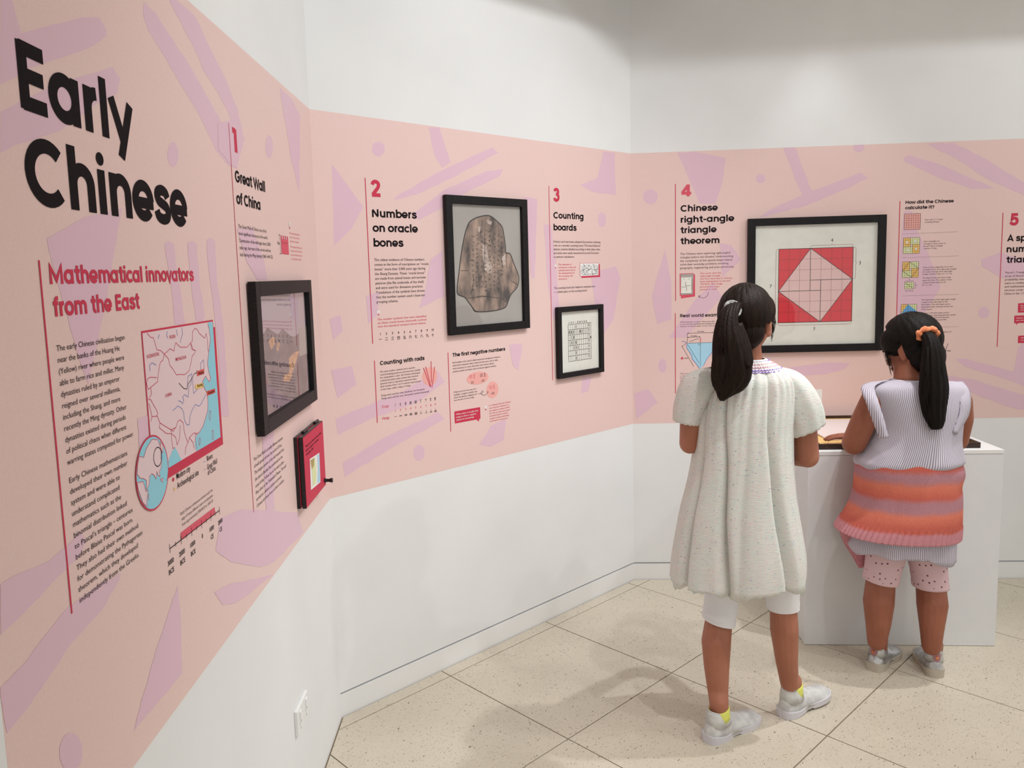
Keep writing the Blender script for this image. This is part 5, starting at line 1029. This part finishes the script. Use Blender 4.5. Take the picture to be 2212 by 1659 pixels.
# hair
b = MB(); haircap(b, AX, AT, 1.); ellipsoid(b, AT(0, -.046, -.030), AX, (.062, .046, .056), 40, 20)
for s_ in (-1, 1): ellipsoid(b, AT(s_*.054, .018, .038), AX, (.024, .040, .044), 24, 14)
o = b.build('hair', M['hair'], GA, smooth=True); sol(o, .008, 1)
tie = P(1582, 664, -.088)
T_ = [(P(1592, 662, -.065), r(13), .016), (P(1581, 667, -.098), r(14), .017), (P(1574, 682, -.116), r(18), .020), (P(1571, 706, -.125), r(24), .028), (P(1573, 740, -.135), r(31), .034), (P(1580, 780, -.135), r(38), .034), (P(1582, 812, -.132), r(38), .030), (P(1568, 838, -.130), r(26), .024), (P(1560, 855, -.128), r(12), .014), (P(1557, 866, -.128), r(2), .003)]
b = MB(); b.loft(tube(T_, 44, 13, .055)); b.loft(tube([(p+HR*.006+HF*-.004, a*.80, d_) for p, a, d_ in T_], 40, 9, .08, 1.3))
b.loft(tube([(P(1590, 700, -.125), r(12), .015), (P(1602, 745, -.135), r(16), .018), (P(1612, 785, -.138), r(13), .016), (P(1610, 812, -.135), r(3), .004)], 20, 5, .1))
b.loft(tube([(P(1570, 730, -.14), r(20), .02), (P(1557, 790, -.145), r(20), .022), (P(1552, 830, -.14), r(13), .014), (P(1566, 862, -.14), r(2), .003)], 20, 5, .1))
rr = random.Random(8)
for i in range(46):
    x0 = rr.uniform(-20, 20); x1 = rr.uniform(-24, 40)
    chain(b, [(P(1576+x0*.5, 690, -.14), .0011), (P(1576+x0*1.1, 745, -.165-rr.uniform(0, .006)), .0013), (P(1582+x1, 800-abs(x1)*.2, -.163), .0013), (P(1562+x1*.55+rr.uniform(-5, 5), 842-x1*.5+rr.uniform(-8, 16), -.140), .0004)], n=5)
o = b.build('ponytail', M['hair'], GA, smooth=True)
b = MB()
for q_, d_ in ((0, 0), (1, .0)):
    rg = []
    for j in range(26):
        a = TAU*j/26; ctr = P(1583, 665+q_*4, -.092-.007*q_); vv = ZU*.72-HF*-.45; d2 = HR*math.cos(a)*r(16)+vv*math.sin(a)*r(19); u2 = np.cross(HR, vv); n_ = d2/np.linalg.norm(d2); rg.append([ctr+d2+n_*.0038*math.cos(TAU*k/8)+u2*.0038*math.sin(TAU*k/8) for k in range(8)])
    b.loft(rg+[rg[0]], cap=False)
b.build('hair_tie', M['tie'], GA, smooth=True)
b = MB(); strands(b, AT(.074, .030, .045), AT(.074, .040, -.050), 14, .006, .005, .0008, 3, AX[0]*.005, .004); strands(b, AT(-.074, .030, .045), AT(-.074, .040, -.045), 10, .006, .005, .0008, 4, AX[0]*-.005, .004); strands(b, AT(.03, -.085, -.035), AT(.03, -.075, -.085), 26, .03, .016, .0009, 5); b.build('loose_hair', M['hair'], GA, smooth=True)['kind'] = 'stuff'
# dress
def fold1(th, y):
    t_ = min(1, max(0, (y-800)/450)); a = .012+.035*t_; w1 = .19
    f = a*.22*math.sin(7*th+.6)+a*.22*math.sin(13*th+2.1)
    ga = .060*max(0, 1-t_*2.0)*math.sin(34*th)*.35
    back = 0
    for c_, k_, s_ in ((TAU*.75-.72, .36, .95), (TAU*.75+.14, .48, 1.), (TAU*.75-1.2, .05, .5), (TAU*.75+1.1, .05, .5), (TAU*.75-.15, -.05, .28)):
        ph = c_+t_*k_; dth = (th-ph+math.pi) % TAU-math.pi; back -= s_*(.10+.20*t_)*math.exp(-(dth/(.050+.035*t_))**2)
    return f+ga+back
sec = [(797, 1560, 1690, .075, -.005), (808, 1545, 1702, .088, -.005), (822, 1530, 1712, .100, -.005), (850, 1516, 1716, .112), (890, 1508, 1712, .120), (930, 1504, 1708, .124), (980, 1501, 1708, .130), (1040, 1490, 1712, .136), (1100, 1475, 1719, .144), (1160, 1464, 1729, .152), (1210, 1456, 1736, .158), (1252, 1453, 1735, .160)]
dr = skirt('dress', g, sec, M['dress'], GA, fold1, n=240, th=.0025, hem=lambda a: .010*math.sin(5*a+1.2)+.006*math.sin(11*a)+.003*math.sin(47*a))
# smocked collar
yk = [(775, 1592, 1650, .050, -.01), (782, 1588, 1662, .056, -.01), (790, 1578, 1676, .065, -.008), (802, 1556, 1694, .079, -.005)]
yo = skirt('smocked_collar', g, yk, M['dress'], dr, lambda th, y: .012*math.sin(40*th), n=160, th=.003); yo['label'] = 'smocked collar with lilac and pink stitching'
def stitch(y0, dy, m_, amp, dx=0):
    b = MB(); pts = []
    for i in range(121):
        th = TAU*i/120; t_ = (y0-775)/27.; xl = 1592+(1556-1592)*t_**1.2-2; xr = 1650+(1694-1650)*t_**.9+2; L_, R_ = P(xl, y0, -.009), P(xr, y0, -.009); c_ = (L_+R_)/2; a = np.linalg.norm(R_-L_)/2+.001; dp = .050+.029*t_+.002
        pts.append(c_+HR*a*math.cos(th)+HF*dp*math.sin(th)+ZU*amp*(1 if i % 2 else -1))
    chain(b, [(p, .0016) for p in pts], n=5); b.build('stitching', m_, yo, smooth=True)
stitch(778.5, 0, M['smock'], .0022); stitch(784, 0, M['smockpink'], .0028); stitch(789.5, 0, M['smockpink'], .0028); stitch(795, 0, M['smock'], .0022); stitch(799, 0, M['smock'], .0018)
def sleeve(name, g, pts, m, parent, n=60, amp=.03, ribs=9, edge=None):
    """pts: (cx, cy, half width px, half depth m, dd, axis tilt dz at the right end)"""
    rows = smooth([tuple(map(float, q_)) for q_ in pts], 5); b = MB(); rings = []; uv = []
    for i, q_ in enumerate(rows):
        c = g.P(q_[0], q_[1], q_[4]); a = q_[2]*g.k; t_ = i/(len(rows)-1); rings.append([c+HR*a*math.cos(TAU*j/n)*(1+amp*t_*math.sin(ribs*TAU*j/n+1))+HF*q_[3]*math.sin(TAU*j/n)*(1+amp*t_*math.sin(ribs*TAU*j/n+1))+ZU*(q_[5]*math.cos(TAU*j/n)+.0016*t_*math.sin(17*TAU*j/n)*(i == len(rows)-1)) for j in range(n)]); uv += [(TAU*.06*j/n, t_) for j in range(n)]
    b.loft(rings, cap=False, uv=uv); o = b.build(name, m, parent, smooth=True, uv=True); sol(o, .0025)
    if edge:
        b = MB(); R_ = rings[-1]; chain(b, [(p, .0024) for p in R_+[R_[0]]], n=6); b.build('crochet_edge', edge, o, smooth=True)
    return o
sleeve('sleeve', g, [(1560, 796, 26, .045, 0, 0), (1545, 801, 40, .058, 0, 0), (1528, 813, 46, .066, 0, 0), (1513, 832, 43, .068, 0, 0), (1499, 858, 37, .066, 0, 0), (1488, 885, 31, .060, 0, -.003), (1482, 911, 26, .054, 0, -.006)], M['dress'], dr, edge=M['cuffhem'])
sleeve('sleeve', g, [(1662, 795, 24, .045, 0, 0), (1676, 801, 36, .058, 0, 0), (1690, 815, 42, .068, 0, .004), (1706, 838, 44, .072, 0, .010), (1720, 868, 46, .073, 0, .016), (1731, 900, 45, .068, 0, .022), (1737, 926, 42, .062, 0, .026)], M['dress'], dr, edge=M['cuffhem'])
# leggings
def wr(th, y): return .012*math.sin(y*.35+2*math.sin(th))*(1 if y > 1240 else .3)
lg = empty_child('leggings', GA); lg['label'] = 'white cropped leggings'
def legging(name, secs, m, par, **k): return skirt(name, g, secs, m, par, wr, n=40, th=.003, sub=5, **k)
legging('leg_tube', [(1120, 1528, 1622, .085), (1180, 1528, 1606, .07), (1240, 1528, 1599, .058), (1290, 1525, 1594, .050, -.002), (1320, 1521, 1588, .051, -.012), (1341, 1519, 1585, .053, -.020, -.014)], M['legwhite'], lg)
legging('leg_tube', [(1120, 1610, 1705, .085), (1180, 1632, 1716, .07), (1230, 1644, 1721, .058, .0), (1270, 1654, 1723, .050, .003), (1300, 1659, 1723, .049, .004), (1313, 1660, 1723, .049, .004, .002)], M['legwhite'], lg)
# socks and shoes
def sock(h_, t_, rr_, m_):
    f = (t_-h_)/np.linalg.norm(t_-h_); s = V([f[1], -f[0], 0]); b = MB()
    b.loft([[ank(h_, t_, z)+f*(rr_+k)*math.cos(TAU*j/28)*1.05+s*(rr_+k)*math.sin(TAU*j/28)+ZU*(.007*math.cos(TAU*j/28)) for j in range(28)] for z, k in ((.104, .0010), (.101, .003), (.092, .0035), (.080, .004), (.066, .005))], cap=False); sol(b.build('sock', m_, GA, smooth=True), .002)
sock(LH, LT, .030, M['yellowsock']); sock(RH, RT_, .0285, M['yellowsock'])
shoe(GA, LH, LT, .082, 'sneaker', 'left white sneaker planted on the floor', M['shoewhite'], M['solewhite'], 'runner')
shoe(GA, RH, RT_+ZU*.012, .082, 'sneaker', 'right white sneaker, toe slightly lifted mid-step', M['shoewhite'], M['solewhite'], 'runner')

# ============ girl in the striped blouse
g = Girl(2.86); P = g.P; r = g.rad
GB = empty('person', (3.09, 1.03, 0), 'girl in lilac striped blouse with orange knit tied at her waist, at the plinth', 'person')
b = MB(); hc = P(1968, 752, .035); AX, AT = head(b, hc, math.radians(-34), math.radians(-22), 1.0)
chain(b, [(P(1960, 790, .02), r(27)), (P(1962, 825, .0), r(30)), (P(1966, 850, 0), r(42))])
for y, xl, xr, dp in ((875, 1895, 2062, .09), (930, 1895, 2062, .105), (985, 1880, 2052, .11), (1040, 1876, 2052, .12), (1090, 1874, 2052, .125), (1140, 1880, 2048, .12)): ellipsoid(b, P((xl+xr)/2, y, 0), (HR, HF, ZU), (r((xr-xl)/2), dp, r(50)))
chain(b, [(P(1893, 858), r(27)), (P(2066, 852), r(27))])
zb1 = ZP+.022
wl = onz(1841, 941, zb1+.030); tip = onz(1812, 942, zb1+.012)
chain(b, [(P(1888, 866, -.01), r(28)), (P(1868, 905, .0), r(27)), (P(1845, 957, .015), r(26)), (P(1841, 952, .08), r(21)), (wl-(wl-P(1845, 957, .015))*.12, .021), (wl, .018)])
fd = -HR*.92+HF*.35-ZU*.10; hand(b, wl-fd*.01, fd, -ZU, -1, .052, 9)
wr_ = onz(2048, 946, zb1+.030)
chain(b, [(P(2072, 865, -.01), r(26)), (P(2078, 905, .0), r(23)), (P(2068, 952, .03), r(22)), (P(2058, 950, .09), r(19)), (wr_, .018)])
fd = -HR*.55+HF*.8-ZU*.08; hand(b, wr_, fd, -ZU, 1, .052, 12)
LH, LT = onz(1886, 1449), onz(1934, 1409); RH, RT_ = onz(2022, 1463), onz(1988, 1411)
chain(b, [(P(1915, 1130), r(44)), (P(1912, 1200, 0), r(33)), (P(1903, 1250, 0), r(31)), (P(1898, 1300, -.02), r(33)), (P(1897, 1345, -.03), r(27)), (P(1894, 1385, -.03), r(20.5)), (ank(LH, LT, .110, .042), .034), (ank(LH, LT, .068, .042), .031)])
chain(b, [(P(2000, 1130), r(44)), (P(2004, 1200, 0), r(32)), (P(2010, 1255, 0), r(31)), (P(2014, 1305, -.03), r(32.5)), (P(2013, 1350, -.05), r(26)), (P(2012, 1395, -.06), r(20.5)), (ank(RH, RT_, .110, .042), .034), (ank(RH, RT_, .068, .042), .031)])
foot(b, LH, LT, 0); foot(b, RH, RT_, 0)
body = remeshed('body', b, M['skin2'], GB, .0034, 5); facial(GB, AX, AT, 1.)
b = MB(); haircap(b, AX, AT, 1., 1.02); ellipsoid(b, AT(0, -.044, -.038), AX, (.068, .050, .066), 40, 20); ellipsoid(b, AT(0, -.030, -.005), AX, (.074, .058, .060), 40, 20)
for s_ in (-1, 1): ellipsoid(b, AT(s_*.055, .022, .036), AX, (.024, .042, .044), 24, 14)
o = b.build('hair', M['hair2'], GB, smooth=True); sol(o, .009, 1)
T_ = [(P(1998, 722, -.055), r(12), .018), (P(2008, 732, -.085), r(15), .022), (P(2014, 760, -.105), r(20), .028), (P(2016, 800, -.120), r(25), .030), (P(2018, 840, -.128), r(29), .030), (P(2018, 880, -.132), r(25), .026), (P(2022, 910, -.132), r(18), .020), (P(2023, 926, -.132), r(11), .012)]
b = MB(); b.loft(tube(T_, 44, 13, .055)); b.loft(tube([(p-HF*.004-HR*.005, a*.8, d_) for p, a, d_ in T_], 40, 9, .09, 1.))
rr = random.Random(9)
for i in range(50):
    x0 = rr.uniform(-16, 16); x1 = rr.uniform(-26, 24)
    chain(b, [(P(2010+x0*.5, 750, -.125), .0011), (P(2016+x0*1.2, 800, -.148), .0014), (P(2018+x1, 860, -.155), .0014), (P(2022+x1*.6, 922+rr.uniform(-12, 10), -.142), .0005)], n=5)
b.build('ponytail', M['hair2'], GB, smooth=True)
b = MB()
for q_ in range(1):
    rg = []
    for j in range(30):
        a = TAU*j/30; ctr = P(2004, 722, -.062); vv = ZU*.75-HF*.35; d2 = HR*math.cos(a)*r(19)+vv*math.sin(a)*r(16); u2 = np.cross(HR, vv); u2 /= np.linalg.norm(u2); n_ = d2/np.linalg.norm(d2); k_ = 1+.28*math.sin(7*a)+.12*math.sin(17*a); rg.append([ctr+d2+n_*.0095*k_*math.cos(TAU*k/10)+u2*.0125*k_*math.sin(TAU*k/10) for k in range(10)])
    b.loft(rg+[rg[0]], cap=False)
o = b.build('scrunchie', M['scrunch'], GB, smooth=True); o['label'] = 'orange scrunchie'
b = MB(); strands(b, AT(-.070, .045, .050), AT(-.074, .058, -.07), 22, .007, .006, .0008, 3, AX[0]*-.005, .005); strands(b, AT(.070, .045, .050), AT(.070, .058, -.06), 12, .007, .006, .0008, 6, AX[0]*.005, .005); strands(b, AT(0, -.085, -.04), AT(.0, -.07, -.09), 30, .030, .014, .0008, 5); strands(b, AT(-.045, .055, .070), AT(-.062, .066, -.030), 16, .010, .006, .0009, 12, AX[0]*-.004, .004); b.build('loose_hair', M['hair2'], GB, smooth=True)['kind'] = 'stuff'
# blouse
def foldb(th, y):
    t_ = min(1, max(0, (y-840)/150)); dth = (th-(TAU*.75+.35)+math.pi) % TAU-math.pi
    return .010*math.sin(5*th+y*.02)+.012*t_*math.sin(9*th+1.3)-.05*t_*math.exp(-(dth/.35)**2)*math.sin((y-900)*.045)
bl = skirt('blouse', g, [(819, 1936, 2010, .052, -.012), (824, 1915, 2040, .072, -.01), (832, 1884, 2068, .092, -.005), (848, 1874, 2078, .108), (880, 1882, 2074, .118), (920, 1890, 2068, .124), (950, 1882, 2066, .130), (975, 1866, 2070, .136), (992, 1854, 2074, .138, 0, .004), (1000, 1857, 2068, .130, 0, .008)], M['stripe'], GB, foldb, n=140, th=.002, sub=4)
bl['label'] = 'lilac striped blouse'
def flap(name, rows, m, par):   # rows: (outer px, inner px, dd outer, dd inner)
    b = MB(); n = 6; R_ = smooth([tuple(float(v) for v in q_) for q_ in rows], 5); uv = []; vs = []
    for i, q_ in enumerate(R_):
        A_, B_ = P(q_[0], q_[1], q_[4]), P(q_[2], q_[3], q_[5])
        for j in range(n+1):
            t_ = j/n; p = A_+(B_-A_)*t_-HF*.010*math.sin(math.pi*t_); vs.append(p); uv.append((np.linalg.norm(B_-A_)*t_*1.0+i*.0035, i/(len(R_)-1)))
    fs = [(i*(n+1)+j, i*(n+1)+j+1, (i+1)*(n+1)+j+1, (i+1)*(n+1)+j) for i in range(len(R_)-1) for j in range(n)]
    b.add(vs, fs, uv); o = b.build(name, m, par, smooth=True, uv=True); sol(o, .003); return o
flap('sleeve_flap', [(1880, 826, 1925, 820, .0, -.01), (1860, 838, 1890, 835, -.03, -.045), (1872, 872, 1897, 868, -.085, -.105), (1886, 910, 1908, 905, -.112, -.125), (1900, 946, 1918, 945, -.122, -.130)], M['stripe'], bl)
flap('sleeve_flap', [(2080, 824, 2040, 822, .0, -.01), (2094, 842, 2064, 832, -.025, -.05), (2098, 868, 2074, 860, -.055, -.09), (2092, 900, 2072, 895, -.070, -.105), (2068, 938, 2058, 934, -.095, -.115)], M['stripe'], bl)
flap('sleeve_front', [(1880, 826, 1925, 820, .0, .0), (1862, 838, 1890, 833, .0, .06), (1866, 868, 1898, 868, .045, .09), (1885, 905, 1900, 905, .06, .10)], M['stripe'], bl)
sk = skirt('blouse_tail', g, [(1090, 1858, 2056, .128), (1140, 1845, 2056, .136), (1170, 1838, 2055, .140, 0, -.006), (1188, 1838, 2054, .142, 0, -.022)], M['stripe'], bl, lambda th, y: .035*math.sin(6*th+.5)+.02*math.sin(11*th), n=120, th=.002, hem=lambda a: .010*math.sin(3*a+.6)+.006*math.sin(7*a))
# knit tied at the waist
kn = skirt('knit_sweater', g, [(984, 1866, 2058, .125), (990, 1860, 2064, .134), (1010, 1857, 2067, .140), (1035, 1856, 2067, .142), (1060, 1853, 2065, .146), (1090, 1845, 2064, .152), (1115, 1832, 2063, .158, .0, -.002), (1135, 1820, 2062, .160, 0, -.006), (1149, 1813, 2061, .160, 0, -.010)], M['knit'], GB,
  lambda th, y: .008*math.sin(5*th+1)+(.015*math.sin(62*th) if y > 1124 else 0)+(.03*math.exp(-(((th-(TAU*.75+1.0)+math.pi) % TAU-math.pi)/.35)**2)*math.sin((y-1000)*.10) if y < 1062 else 0), n=300, th=.005, sub=4); kn['label'] = 'orange and mauve striped knit tied round the waist'
flap('sweater_corner', [(1813, 1147, 1850, 1148, -.01, .0), (1822, 1170, 1868, 1172, .02, .03), (1840, 1200, 1884, 1192, .05, .06), (1852, 1222, 1878, 1206, .06, .07), (1856, 1226, 1862, 1222, .065, .068)], M['rib'], kn)
# a knotted pair of sleeves at the front
b = MB(); kc = P(1962, 1010, .15); ellipsoid(b, kc, (HR, HF, ZU), (.032, .014, .026)); chain(b, [(kc, .018), (kc+V([0, 0, -.09])-HR*.02-HF*.005, .017), (kc+V([0, 0, -.16])-HR*.025-HF*.01, .015)], fl=.55, fax=HF); b.build('tied_sleeves', M['knit'], kn, smooth=True)
lg = empty_child('leggings', GB); lg['label'] = 'pink cropped leggings with small dark motifs'
def legging(secs): skirt('leg_tube', g, secs, M['legpink'], lg, wr, n=40, th=.003, sub=5, vs=.27)
legging([(1110, 1868, 1965, .09), (1160, 1873, 1958, .075), (1200, 1875, 1952, .064), (1230, 1872, 1942, .058), (1255, 1868, 1936, .057, 0, -.011)]); legging([(1110, 1955, 2050, .09), (1160, 1958, 2042, .075), (1200, 1964, 2039, .064), (1235, 1972, 2041, .058, -.002), (1266, 1975, 2044, .057, -.004, -.001)])
shoe(GB, LH, LT, .078, 'silver_sneaker', 'left silver sneaker with mauve heel patch', M['silver'], M['soleold'], 'court')
shoe(GB, RH, RT_, .078, 'silver_sneaker', 'right silver sneaker, heel turned outward', M['silver'], M['soleold'], 'court')
